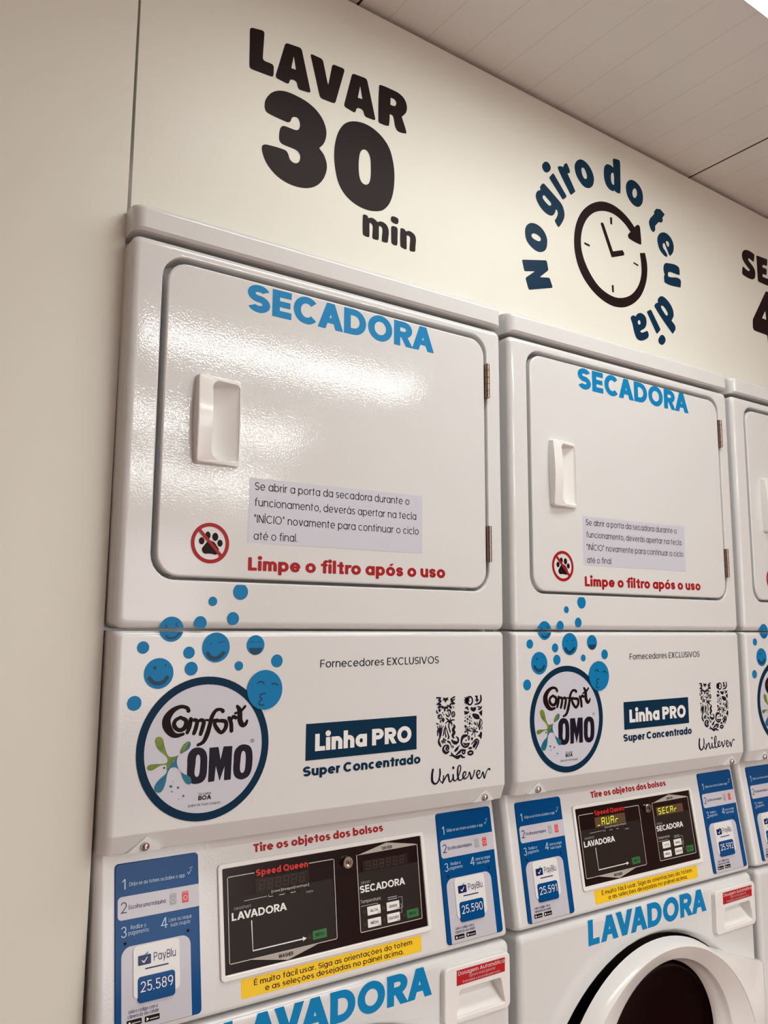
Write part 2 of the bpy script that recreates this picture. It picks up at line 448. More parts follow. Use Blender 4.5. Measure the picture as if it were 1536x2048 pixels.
        f = Q(q - wd / 2, 0, 0, X, wd) + Q(q - wd / 2, 0, W / 2 - wd / 2, X, wd) + Q(3 * q - wd / 2, 0, W / 2 - wd / 2, X, wd) + Q(3 * q - wd / 2, 0, W - wd, X, wd)
    elif c == 'x': W = 0.56 + 0.5 * w; f = Q(0, 0, W - wd * 1.1, X, wd * 1.1) + Q(W - wd * 1.1, 0, 0, X, wd * 1.1)
    elif c == 'z': W = 0.5 + 0.3 * w; f = R(0, 0, W, v) + R(0, X - v, W, X) + Q(0, 0, W - wd, X, wd)
    elif c == 'k': W = 0.56 + 0.4 * w; f = R(0, 0, w, 1.06) + Q(w * 0.5, 0.3, W - wd, X, wd) + Q(W - wd, 0, w * 0.9, 0.45, wd)
    elif c == '.': W = w * 1.2; f = [circ(w * 0.6, w * 0.6, w * 0.65, n=14)]
    elif c == ',': W = w * 1.2; f = Q(0, -0.16, w * 0.3, 0.14, w * 0.95)
    elif c == '-': W = 0.32; f = R(0, 0.34, W, 0.34 + v)
    elif c == '"': W = w * 2.4; f = Q(0, 0.72, w * 0.2, 1.04, w * 0.8) + Q(w * 1.3, 0.72, w * 1.5, 1.04, w * 0.8)
    elif c == '(': W = 0.26; f = A(0.5, 0.42, 0.5, 0.68, 130, 230, w, w)
    elif c == ')': W = 0.26; f = A(-0.24, 0.42, 0.5, 0.68, -50, 50, w, w)
    else: W = 0.5
    return f, W
KERN = {'AV': -0.2, 'VA': -0.2, 'LA': 0.0, 'CA': -0.11, 'AC': -0.06, 'AD': -0.05, 'RA': -0.09, 'Li': -0.02, 'ra': -0.04, 'fi': -0.03, 'rt': -0.03, 'ta': -0.03, 'nt': -0.02, 'av': -0.04, 'va': -0.05}
def text(mb, s, x0, x1, zb, cap, w, mt, place, layer=0, zb1=None, rnd=0.0, gap=None, mid=None):
    RND[0] = rnd
    gap = gap if gap is not None else max(0.07, 0.17 - 0.34 * w)
    x = 0.0; G = []
    for i, c in enumerate(s):
        f, W = glyph(c, w); G.append((x, f)); x += W + (gap if c != ' ' else 0.0)
        x += KERN.get(s[i:i + 2], 0.0)
    tot = max(x - gap, 0.01)
    k = (x1 - x0) / tot
    zb1 = zb if zb1 is None else zb1
    for ox, fs in G:
        for n_, p in enumerate(fs):
            q = []
            for a, b in p:
                X_ = x0 + (ox + a) * k
                q.append(place(X_, zb + (zb1 - zb) * (X_ - x0) / (x1 - x0) + b * cap, layer + 0.01 * n_))
            mb.face(q, mt)
    RND[0] = 0.0
def seg7(mb, ch, x, z, w, h, t, mt, place, layer, slant=0.08):
    S = {'8': 'abcdefg', 'A': 'abcefg', 'U': 'bcdef', 'r': 'eg', 'L': 'def', 'S': 'acdfg', 'E': 'adefg', 'C': 'adef', '_': 'd', ' ': ''}[ch]
    g = t * 0.25
    B = {'a': (g + t * .5, h - t, w - g - t * .5, h), 'd': (g + t * .5, 0, w - g - t * .5, t), 'g': (g + t * .5, h / 2 - t / 2, w - g - t * .5, h / 2 + t / 2),
         'f': (0, h / 2 + g, t, h - g), 'e': (0, g, t, h / 2 - g), 'b': (w - t, h / 2 + g, w, h - g), 'c': (w - t, g, w, h / 2 - g)}
    for s in S:
        a, b, c, d = B[s]
        mb.face([place(x + p + q * slant, z + q, layer) for p, q in ((a, b), (c, b), (c, d), (a, d))], mt)
def front(y0):
    return lambda x, z, l=0: (x, y0 - 0.00025 * (l + 1), z)
def ctl(x, z, l=0):
    return (x, 0.0022 + 0.156 * (z - 0.8987) - 0.00025 * (l + 1), z)
def line2(mb, pts, w, place, mt, layer=0):
    brush(mb, [(a, b, w) for a, b in pts], place, mt, layer, n=1, smooth=False)
def rect2(mb, x0, x1, z0, z1, place, mt, layer=0, r=0.0):
    if r: mb.poly(rr(x0, x1, z0, z1, r, 4), [], place, mt, layer)
    else: mb.face([place(a, b, layer) for a, b in ((x0, z0), (x1, z0), (x1, z1), (x0, z1))], mt)
# ---------------------------------------------------------------- outlines of the drawn marks, in metres on their own surfaces (x, z)
WALL={'LAVAR':[('f',[(.1921,2.3366),(.2178,2.3414),(.2157,2.2894),(.2357,2.2898),(.2355,2.2674),(.193,2.2658)],[]),('f',[(.2556,2.3374),(.2853,2.3404),(.3045,2.2672),(.2802,2.2645),(.2776,2.2777),(.2654,2.2772),(.2633,2.2661),(.2382,2.2685)],[('f',[(.2713,2.3195),(.2756,2.2975),(.2672,2.297)])]),('f',[(.3016,2.3379),(.326,2.3376),(.3371,2.2935),(.3447,2.3367),(.3698,2.3377),(.3511,2.2661),(.3219,2.2652)],[]),('f',[(.3844,2.336),(.4146,2.3381),(.4338,2.2661),(.4103,2.2653),(.4074,2.2769),(.3941,2.2763),(.3915,2.2642),(.368,2.2682)],[('f',[(.4009,2.3185),(.4055,2.296),(.3964,2.2952)])]),('s',[(.4401,2.3341),(.4434,2.3378),(.4676,2.3386),(.484,2.3372),(.4953,2.331),(.5006,2.3198),(.4992,2.3073),(.4894,2.2944,'c'),(.4997,2.2687),(.497,2.2651),(.4783,2.2655),(.47,2.2885),(.4634,2.2899,'c'),(.462,2.2692),(.4591,2.2659),(.4417,2.2649),(.4391,2.2678)],[('s',[(.465,2.3218,'c'),(.4729,2.3216),(.4769,2.3173),(.4744,2.3097),(.4645,2.3083,'c')])])],'30':[('s',[(.2212,2.2121),(.2226,2.2235),(.2309,2.2377),(.2429,2.2472),(.2586,2.2521),(.2783,2.2521),(.2985,2.2487),(.3152,2.2412),(.3276,2.2293),(.3344,2.2143),(.3347,2.2004),(.3302,2.1867),(.322,2.176,'c'),(.3315,2.1663),(.337,2.1509),(.3348,2.1346),(.3267,2.1182),(.3141,2.1056),(.2978,2.0979),(.2782,2.0949),(.2588,2.097),(.2412,2.1045),(.2272,2.1171),(.22,2.1311),(.2184,2.142),(.2213,2.1464),(.2281,2.1488),(.2593,2.1506),(.2646,2.1465),(.2684,2.1378),(.2756,2.1343),(.2826,2.1367),(.2864,2.1439),(.2859,2.1522),(.2804,2.1571),(.2715,2.1582),(.2547,2.159),(.2493,2.1622),(.248,2.1684),(.2493,2.1832),(.2531,2.1896),(.2583,2.1915),(.2779,2.1919),(.2832,2.1955),(.2851,2.2048),(.2819,2.2131),(.2756,2.2141),(.2703,2.2104),(.2678,2.2035),(.2643,2.2005),(.2599,2.1997),(.2284,2.2022),(.2231,2.2053)],[]),('s',[(.3506,2.1729),(.3527,2.1981),(.3591,2.2198),(.3705,2.2373),(.386,2.2475),(.4058,2.2522),(.426,2.2506),(.4465,2.2416),(.4622,2.2261),(.4707,2.2034),(.4739,2.1788),(.4719,2.1491),(.4647,2.1251),(.4515,2.1076),(.4353,2.0996),(.4153,2.0966),(.3936,2.0996),(.3741,2.1092),(.3604,2.1257),(.3535,2.1477)],[('s',[(.3996,2.1791),(.4024,2.1962),(.4083,2.2036),(.4163,2.2037),(.4224,2.1941),(.424,2.1749),(.4237,2.1587),(.4208,2.147),(.4148,2.1415),(.4069,2.1425),(.4019,2.1497),(.3997,2.1632)])])],'min':[('s',[(.4086,2.0838),(.4104,2.0863),(.4169,2.0867),(.4202,2.0828,'c'),(.4257,2.0852),(.4323,2.0847),(.4389,2.0813,'c'),(.4445,2.084),(.4521,2.084),(.4589,2.0801),(.4623,2.0711),(.4614,2.0592),(.4604,2.0515),(.459,2.0494),(.4505,2.0483),(.4478,2.0496),(.4489,2.0689),(.4475,2.0735),(.4432,2.0751),(.4418,2.0735),(.4415,2.0519),(.4396,2.049),(.4307,2.0481),(.4283,2.0503),(.4289,2.0689),(.4272,2.0734),(.4235,2.0751),(.4223,2.0736),(.4223,2.0515),(.4205,2.0486),(.4117,2.0489),(.4089,2.0513)],[]),('s',[(.4669,2.0979),(.4693,2.1007),(.4761,2.1015),(.4815,2.1002),(.483,2.0964),(.4815,2.0909),(.4786,2.089),(.4723,2.089),(.4675,2.091),(.4665,2.094)],[]),('f',[(.467,2.0833),(.4813,2.0841),(.4807,2.0488),(.4676,2.0493)],[]),('s',[(.4869,2.0828),(.4889,2.0846),(.4958,2.0845),(.4987,2.0816,'c'),(.5057,2.0842),(.5126,2.0834),(.5186,2.0796),(.5208,2.0726),(.5198,2.0596),(.5191,2.0505),(.5171,2.0487),(.5087,2.0476),(.5067,2.0492),(.5081,2.0699),(.5067,2.0737),(.5022,2.0748),(.5007,2.0728),(.5005,2.0509),(.4988,2.0481),(.4909,2.0487),(.487,2.0514)],[])],'No':[('f',[(.7777,2.1034),(.8457,2.1199),(.8502,2.1004),(.8252,2.0795),(.8528,2.0854),(.8614,2.0664),(.7945,2.0459),(.7858,2.0681),(.8124,2.0884),(.7836,2.081)],[]),('s',[(.7876,2.1612),(.7899,2.174),(.7981,2.1833),(.8092,2.188),(.8243,2.1878),(.8383,2.1811),(.8472,2.1689),(.8482,2.1553),(.8433,2.1416),(.8308,2.1333),(.8166,2.132),(.8018,2.1378),(.7912,2.147)],[('s',[(.805,2.1608),(.8086,2.1656),(.8166,2.1672),(.8266,2.1647),(.8306,2.1604),(.8274,2.1552),(.8193,2.1541),(.8083,2.1564)])])],'giro':[('s',[(.8318,2.2718),(.8413,2.282),(.8465,2.2805),(.8762,2.2638),(.8928,2.2531),(.8998,2.2393),(.8993,2.2264),(.8925,2.2133),(.8836,2.2015),(.8804,2.2011),(.8713,2.211),(.8746,2.2159),(.8803,2.227),(.8795,2.2347),(.8753,2.2369,'c'),(.873,2.2296),(.8664,2.2213),(.8559,2.2182),(.8416,2.2217),(.8276,2.2314),(.8198,2.243),(.8196,2.2523),(.8243,2.26),(.8326,2.265,'c')],[('s',[(.8388,2.2537),(.8426,2.2569),(.8508,2.2527),(.861,2.2464),(.8619,2.242),(.8566,2.2392),(.8464,2.2435),(.8393,2.2491)])]),('s',[(.8387,2.319),(.8437,2.3278),(.8512,2.3324),(.8584,2.3312),(.8635,2.3241),(.86,2.315),(.8504,2.3083),(.8442,2.309),(.8402,2.3132)],[]),('f',[(.8575,2.2999),(.8705,2.3145),(.909,2.2749),(.8964,2.2637)],[]),('s',[(.8837,2.3294),(.8871,2.3342),(.8936,2.3367),(.9,2.3369,'c'),(.9035,2.3441),(.9102,2.3488),(.9144,2.3453),(.9199,2.335),(.9182,2.33),(.9126,2.3269,'c'),(.9343,2.295),(.932,2.2918),(.9208,2.2826),(.9176,2.2848)],[]),('s',[(.9342,2.3488),(.9379,2.3599),(.9472,2.3693),(.9585,2.3731),(.9719,2.3706),(.9851,2.3609),(.9931,2.3452),(.9918,2.3315),(.9857,2.3212),(.974,2.3142),(.9606,2.314),(.9475,2.3221),(.938,2.3337)],[('s',[(.9553,2.3501),(.9578,2.355),(.9634,2.3553),(.9687,2.3488),(.9717,2.3399),(.9681,2.3329),(.9614,2.334),(.9572,2.34)])])],'do':[('s',[(1.0569,2.4077),(1.0602,2.4105),(1.0779,2.4127),(1.0803,2.4077),(1.0799,2.3755),(1.078,2.3373),(1.0739,2.3337),(1.0627,2.3336),(1.0597,2.336,'c'),(1.05,2.3323),(1.0361,2.3363),(1.0273,2.3492),(1.0256,2.3666),(1.0282,2.381),(1.037,2.3896),(1.0481,2.3911),(1.0575,2.3886,'c')],[('s',[(1.0486,2.3686),(1.0521,2.3743),(1.0575,2.3749),(1.0581,2.3547),(1.0571,2.3488),(1.0518,2.3493),(1.0486,2.3562)])]),('s',[(1.0969,2.3536),(1.0998,2.366),(1.1085,2.3757),(1.122,2.3806),(1.1384,2.3773),(1.1512,2.3663),(1.1547,2.3511),(1.151,2.3349),(1.1404,2.3235),(1.1285,2.3204),(1.114,2.3246),(1.1015,2.3367)],[('s',[(1.1187,2.3513),(1.1242,2.3612),(1.1309,2.3621),(1.1344,2.354),(1.1316,2.345),(1.1247,2.3394),(1.1199,2.3425)])])],'teu':[('f',[(1.2013,2.3382),(1.2083,2.3377),(1.213,2.341),(1.231,2.3323),(1.2204,2.3208),(1.2236,2.3154),(1.216,2.3071),(1.2074,2.3076),(1.1927,2.2928),(1.1946,2.2852),(1.1864,2.2754),(1.1766,2.2811),(1.1713,2.2958),(1.1764,2.3066),(1.192,2.3218),(1.1914,2.3274)],[]),('s',[(1.1993,2.2621),(1.2054,2.2766),(1.2199,2.2859),(1.2358,2.2871),(1.2511,2.279),(1.2583,2.2644),(1.2555,2.2495),(1.2466,2.2382),(1.2412,2.2363),(1.2332,2.2481),(1.2249,2.2611,'c'),(1.2188,2.2582),(1.2193,2.249),(1.2259,2.2438),(1.233,2.2352),(1.2302,2.2298),(1.2182,2.2324),(1.205,2.2428)],[('s',[(1.2302,2.266),(1.2363,2.2689),(1.2413,2.2644),(1.239,2.2568),(1.2355,2.2563)])]),('s',[(1.2173,2.202),(1.222,2.2113),(1.2328,2.216),(1.2719,2.2174),(1.2761,2.2008),(1.2723,2.1975),(1.2385,2.1963),(1.233,2.1917),(1.2342,2.1843),(1.276,2.1885),(1.2776,2.1711),(1.2738,2.1678),(1.2208,2.1659),(1.2175,2.1789),(1.2203,2.1854,'c'),(1.2174,2.1928)],[])],'dia':[('s',[(1.1921,2.1201),(1.2012,2.1291),(1.2117,2.1315),(1.2285,2.1252),(1.2433,2.1114),(1.2468,2.0961),(1.2416,2.0858),(1.2378,2.0815,'c'),(1.2516,2.0685),(1.241,2.0513),(1.2375,2.0518),(1.1797,2.1002),(1.1846,2.1093),(1.1916,2.112,'c')],[('s',[(1.2024,2.1054),(1.2074,2.1089),(1.2184,2.1034),(1.2254,2.0936),(1.221,2.0892),(1.2127,2.0941)])]),('f',[(1.1512,2.0825),(1.1667,2.0912),(1.1979,2.0513),(1.1835,2.0375)],[]),('s',[(1.1887,2.028),(1.1989,2.0391),(1.2091,2.039),(1.2136,2.0298),(1.2026,2.0174),(1.1924,2.0176),(1.1883,2.0223)],[]),('s',[(1.0971,2.0571),(1.1077,2.0643),(1.1125,2.0627,'c'),(1.1211,2.0712),(1.1343,2.0749),(1.1471,2.0693),(1.1497,2.0565),(1.144,2.0442),(1.1321,2.0361),(1.127,2.0329,'c'),(1.1317,2.0306),(1.1452,2.036),(1.1519,2.0381),(1.1552,2.0278),(1.1441,2.0177),(1.1274,2.0116),(1.1146,2.0138),(1.1072,2.0254),(1.1018,2.0439)],[('s',[(1.12,2.0522),(1.1251,2.0573),(1.1291,2.0531),(1.1269,2.0482),(1.1223,2.0472)])])],'arrow':[('s',[(1.136,2.2137,'c'),(1.1539,2.2188,'c'),(1.1591,2.198),(1.1595,2.1776),(1.1531,2.1489),(1.1364,2.1179),(1.1136,2.0951),(1.0858,2.0788),(1.0627,2.0718),(1.0365,2.07),(1.0075,2.0755),(.9793,2.0879),(.9553,2.1062),(.9387,2.1285),(.9292,2.1539),(.9264,2.1785),(.9296,2.2075),(.9394,2.2347),(.9562,2.2592),(.9804,2.2803),(1.0084,2.2949),(1.0327,2.3004),(1.0591,2.2998),(1.0855,2.2923),(1.1063,2.2815),(1.1214,2.2698,'c'),(1.1318,2.2783),(1.1387,2.2773),(1.141,2.2656),(1.1423,2.2372),(1.1382,2.234),(1.102,2.2375),(1.098,2.2424),(1.0996,2.2476),(1.1068,2.2544,'c'),(1.09,2.2672),(1.0656,2.2775),(1.043,2.2802),(1.0167,2.2762),(.9906,2.2644),(.97,2.2464),(.9566,2.2256),(.9496,2.2055),(.9471,2.1869),(.949,2.1682),(.957,2.1473),(.972,2.1257),(.9944,2.1057),(1.0193,2.095),(1.0468,2.0912),(1.0714,2.0951),(1.0968,2.1064),(1.1172,2.1239),(1.1322,2.1464),(1.139,2.1697),(1.1388,2.1927)],[])],'hands':[('f',[(1.0095,2.2463),(1.0146,2.2498),(1.0192,2.2491),(1.0467,2.1932),(1.0781,2.2049),(1.0841,2.1983),(1.0823,2.1938),(1.0418,2.1783)],[])],'ticks':[('f',[(1.0406,2.2694),(1.0473,2.2707),(1.0474,2.2541),(1.0413,2.253)],[]),('f',[(.9569,2.1896),(.9746,2.1881),(.9736,2.1833),(.9573,2.1848)],[]),('f',[(1.1125,2.1871),(1.13,2.1849),(1.1292,2.1809),(1.1127,2.1834)],[]),('f',[(1.0388,2.1166),(1.0453,2.1169),(1.0451,2.1006),(1.0395,2.0999)],[])],'SE':[('s',[(1.5327,2.3201),(1.5404,2.3297),(1.5532,2.3348),(1.5698,2.3352),(1.5862,2.332),(1.5873,2.3289),(1.5813,2.3105),(1.5772,2.3111),(1.5623,2.3147),(1.5588,2.3129),(1.5603,2.3083),(1.5721,2.3013),(1.5849,2.2904),(1.5857,2.2755),(1.5812,2.2668),(1.571,2.2618),(1.5517,2.2611),(1.5329,2.2638),(1.5284,2.2676),(1.5323,2.2859),(1.535,2.2858),(1.5508,2.2808),(1.559,2.2807),(1.5622,2.2845),(1.5544,2.2892),(1.5389,2.2993),(1.5322,2.3083)],[]),('f',[(1.5954,2.332),(1.646,2.3344),(1.6417,2.3149),(1.6216,2.3138),(1.6202,2.306),(1.6403,2.3073),(1.637,2.289),(1.6193,2.2888),(1.6182,2.2804),(1.6463,2.2815),(1.6414,2.2616),(1.5962,2.263)],[])],'4':[('f',[(1.6297,2.2452),(1.6657,2.2462),(1.6717,2.1662),(1.6979,2.165),(1.6979,2.1379),(1.6686,2.1368),(1.6693,2.1034),(1.6251,2.1045),(1.6241,2.1275),(1.5662,2.1277),(1.5608,2.1339),(1.5629,2.1556)],[('f',[(1.6213,2.1911),(1.6232,2.1681),(1.6049,2.1682)])])]}
UMARK=[('b',[(.5317,1.2829,.00252),(.5399,1.2822,.00252),(.5355,1.2786,.00252),(.541,1.2775,.00252),(.5333,1.2728,.00252),(.5404,1.2724,.00252),(.5343,1.2672,.00252),(.5437,1.2693,.00252),(.5426,1.2664,.00252),(.547,1.2675,.00252),(.548,1.2611,.00252),(.5498,1.2678,.00252),(.5536,1.265,.00252),(.5542,1.2701,.00252),(.562,1.265,.00252),(.5592,1.2716,.00252),(.5688,1.2724,.00252),(.5615,1.2761,.00252),(.5666,1.2776,.00252),(.5604,1.2792,.00252),(.5689,1.2831,.00252)]),('p',[(.5438,1.2833),(.5498,1.2818),(.556,1.2832),(.5543,1.2799),(.5571,1.2785),(.552,1.2778),(.5498,1.2741),(.5476,1.278),(.5426,1.2791),(.546,1.2805)]),('p',[(.5311,1.2741),(.5344,1.2735),(.5316,1.2712)]),('p',[(.5637,1.2701),(.5693,1.2643),(.5654,1.2662)]),('e',(.5683,1.279,.0016,.0012)),('e',(.5376,1.2633,.0025,.0028)),('b',[(.5316,1.2628,.00207),(.5321,1.2602,.00266),(.5343,1.2588,.00178)]),('e',(.5439,1.2588,.0011,.0012)),('e',(.5459,1.2557,.0011,.001)),('r',(.5381,1.2532,.0048,.0041,.0017)),('e',(.5373,1.2536,.0014,.0019)),('e',(.5446,1.2478,.0029,.0036)),('b',[(.5402,1.248,.00148),(.5391,1.2456,.00207),(.5402,1.2438,.00148)]),('b',[(.5309,1.2435,.00148),(.5331,1.2419,.00178),(.5358,1.2424,.00118)]),('b',[(.5502,1.2567,.00148),(.553,1.2536,.00266),(.5563,1.253,.00237),(.5586,1.2559,.00178)]),('b',[(.553,1.2617,.00178),(.5575,1.2627,.00296),(.5603,1.2596,.00266),(.5591,1.2554,.00118)]),('b',[(.5547,1.2607,.00118),(.5574,1.2547,.00118)]),('r',(.5658,1.2555,.0041,.005,.002)),('b',[(.5642,1.2586,.00118),(.5675,1.2524,.00148)]),('b',[(.5585,1.2436,.00237),(.554,1.2447,.00207),(.549,1.2416,.00118)]),('b',[(.5585,1.2436,.00237),(.5541,1.2481,.00237),(.5507,1.25,.00118)]),('b',[(.5585,1.2436,.00237),(.5596,1.2478,.00207),(.5602,1.2503,.00089)]),('b',[(.5585,1.2436,.00266),(.5641,1.2467,.00237),(.5686,1.246,.00118)]),('b',[(.5585,1.2436,.00237),(.5624,1.2413,.00296),(.5623,1.2375,.00118)]),('b',[(.5579,1.2432,.00207),(.5562,1.2378,.00237),(.5595,1.2275,.00207)]),('b',[(.5663,1.2389,.00207),(.5685,1.2354,.00414),(.5651,1.2314,.00503),(.5678,1.2261,.00503),(.5639,1.2221,.00444),(.5672,1.2177,.00178)]),('b',[(.5331,1.2384,.00148),(.5352,1.2332,.00207)]),('b',[(.5375,1.2402,.00133),(.5374,1.2331,.00207)]),('b',[(.541,1.24,.00133),(.5396,1.233,.00207)]),('b',[(.5451,1.2385,.00133),(.5413,1.232,.00207)]),('b',[(.5385,1.2318,.00888),(.539,1.2255,.00503),(.5373,1.2189,.00237)]),('b',[(.5331,1.2317,.00207),(.5336,1.2242,.00178)]),('b',[(.5501,1.2382,.00178),(.5464,1.2309,.00207),(.5456,1.225,.00207),(.5439,1.2235,.00148)]),('b',[(.5501,1.2357,.00148),(.5489,1.2282,.00178),(.5505,1.2214,.00237),(.5489,1.221,.00118)]),('b',[(.5512,1.2348,.00118),(.555,1.2244,.00207),(.5561,1.2189,.00326),(.5538,1.2182,.00118)]),('b',[(.5357,1.2182,.00237),(.5357,1.214,.00385),(.5378,1.2097,.00385),(.54,1.2066,.00237)]),('r',(.5459,1.215,.003,.0024,.0022)),('e',(.5422,1.2144,.0018,.0015)),('e',(.5459,1.2183,.0018,.0012)),('e',(.5494,1.216,.0016,.0014)),('e',(.5483,1.2119,.0016,.001)),('e',(.5439,1.2118,.0016,.001)),('b',[(.5538,1.2136,.00296),(.5582,1.2116,.00266),(.5604,1.2081,.00148),(.5615,1.2055,.00148)]),('r',(.5643,1.2044,.0025,.0021,.0013)),('s',[(.5616,1.216),(.566,1.214),(.5716,1.2127),(.575,1.2112),(.5727,1.208),(.5671,1.208),(.5632,1.2112)]),('b',[(.5717,1.2199,.00148),(.5756,1.2163,.00326),(.5756,1.2112,.00296),(.5716,1.2081,.00178)]),('b',[(.5526,1.2044,.00385),(.5504,1.2021,.00296),(.5526,1.1998,.00237),(.5559,1.2021,.00266),(.5549,1.2068,.00237),(.5493,1.2076,.00237),(.5455,1.205,.00355),(.5449,1.2,.00444),(.5504,1.1958,.00414),(.5559,1.1975,.00266)]),('b',[(.5693,1.1977,.00385),(.5738,1.2012,.00503),(.5749,1.2036,.00148)]),('b',[(.5778,1.2051,.00207),(.576,1.2031,.00118)]),('b',[(.5614,1.1954,.00148),(.5631,1.1919,.00326),(.5692,1.1885,.00385),(.5748,1.1872,.00592),(.5815,1.1896,.00326),(.5838,1.1869,.00355),(.5894,1.186,.00178)]),('p',[(.5553,1.1913),(.5625,1.192),(.5614,1.1895)]),('b',[(.5714,1.1913,.00207),(.5782,1.1949,.00414),(.5828,1.198,.00296),(.5907,1.197,.00237)]),('r',(.587,1.1943,.0041,.0038,.0028)),('b',[(.5944,1.2201,.00355),(.5864,1.219,.00562),(.5829,1.2132,.00385),(.5829,1.2073,.00296),(.5885,1.2026,.00326),(.5953,1.203,.00326),(.5988,1.207,.00296)]),('b',[(.5863,1.2088,.00148),(.5908,1.2063,.00355),(.5977,1.2075,.00148)]),('e',(.5922,1.2126,.0014,.0015)),('r',(.5984,1.216,.0023,.004,.0017)),('e',(.6052,1.2143,.0021,.0026)),('e',(.601,1.1996,.0041,.0019)),('r',(.6015,1.1919,.0069,.0043,.0034)),('b',[(.604,1.2058,.00178),(.6127,1.212,.00266),(.6174,1.2117,.00266),(.6191,1.2073,.00266),(.6126,1.1974,.00207)]),('b',[(.6091,1.202,.00562),(.6139,1.2077,.00592)]),('s',[(.6181,1.2181),(.621,1.2201),(.6228,1.2234),(.6258,1.2241),(.6269,1.2197),(.6244,1.2125),(.6221,1.2157)]),('b',[(.6008,1.2308,.00148),(.5899,1.2255,.00207)]),('b',[(.5911,1.231,.00178),(.6025,1.2265,.00207)]),('b',[(.5957,1.2337,.00148),(.5961,1.223,.00237)]),('p',[(.59,1.2379),(.5946,1.2351),(.5934,1.2322),(.5888,1.2333)]),('e',(.591,1.2263,.0018,.0017)),('e',(.5997,1.2339,.0014,.001)),('b',[(.6032,1.2316,.00178),(.6164,1.2238,.00178)]),('b',[(.6153,1.2308,.00178),(.6047,1.2203,.00178)]),('b',[(.6095,1.2325,.00148),(.6117,1.2173,.00148)]),('b',[(.6048,1.2263,.00148),(.6176,1.2246,.00148)]),('p',[(.6097,1.242),(.6143,1.2378),(.6188,1.2315),(.6142,1.2356),(.6096,1.2376)]),('b',[(.6155,1.2403,.00148),(.62,1.2331,.00207),(.6217,1.2278,.00148)]),('b',[(.6231,1.2429,.00237),(.6219,1.2374,.00385),(.6224,1.233,.00118)]),('b',[(.6191,1.2471,.00148),(.6261,1.2432,.00148),(.6271,1.237,.00148),(.6223,1.2304,.00207),(.6223,1.2278,.00178)]),('p',[(.6253,1.2302),(.6283,1.2326),(.6272,1.2266)]),('s',[(.6063,1.2538),(.6133,1.2541),(.6203,1.2513),(.6214,1.2461),(.6167,1.2446),(.6109,1.2466),(.6074,1.2499)]),('p',[(.6204,1.2557),(.6281,1.2596),(.6273,1.2492),(.6232,1.252)]),('b',[(.6181,1.2649,.00207),(.6228,1.2643,.00207)]),('b',[(.627,1.2654,.00148),(.624,1.262,.00355),(.6187,1.2605,.00178)]),('s',[(.602,1.2635),(.6053,1.2651),(.6082,1.2637),(.6117,1.265),(.6144,1.2634),(.6134,1.2595),(.6093,1.2575),(.6041,1.26)]),('b',[(.5909,1.2636,.00148),(.5949,1.2647,.00385),(.5972,1.2616,.00266)]),('b',[(.5897,1.259,.00178),(.5937,1.2562,.00503),(.5989,1.2576,.00178)]),('p',[(.5891,1.2573),(.5948,1.2544),(.5896,1.2534)]),('e',(.5913,1.249,.0011,.0013)),('e',(.5953,1.2509,.001,.001)),('e',(.6005,1.2498,.0021,.0021)),('e',(.6019,1.2542,.0009,.0012)),('e',(.6042,1.2472,.0011,.0014)),('e',(.5961,1.2462,.002,.0019)),('e',(.5907,1.2436,.0017,.0017)),('e',(.6007,1.2439,.0011,.0013)),('e',(.6044,1.2425,.001,.0011)),('e',(.5956,1.2415,.0011,.0014)),('e',(.6004,1.239,.0023,.0024)),('e',(.605,1.2379,.001,.0012)),('r',(.6008,1.2755,.0076,.0079,.0028)),('p',[(.5894,1.2822),(.5928,1.2804),(.5951,1.2833),(.5962,1.2798),(.6014,1.28),(.5991,1.2766),(.6025,1.2748),(.5979,1.2741),(.5996,1.2706),(.595,1.2721),(.5926,1.2683),(.5921,1.2726),(.5887,1.2711),(.5904,1.2753),(.5882,1.2767),(.591,1.2783)]),('p',[(.6114,1.2831),(.6184,1.2832),(.6183,1.2776),(.6212,1.2766),(.6159,1.2716),(.6148,1.2751),(.6118,1.2752),(.6154,1.2786)]),('b',[(.6249,1.283,.00266),(.6254,1.2755,.00355),(.6206,1.2705,.00326),(.6118,1.269,.00178)])]
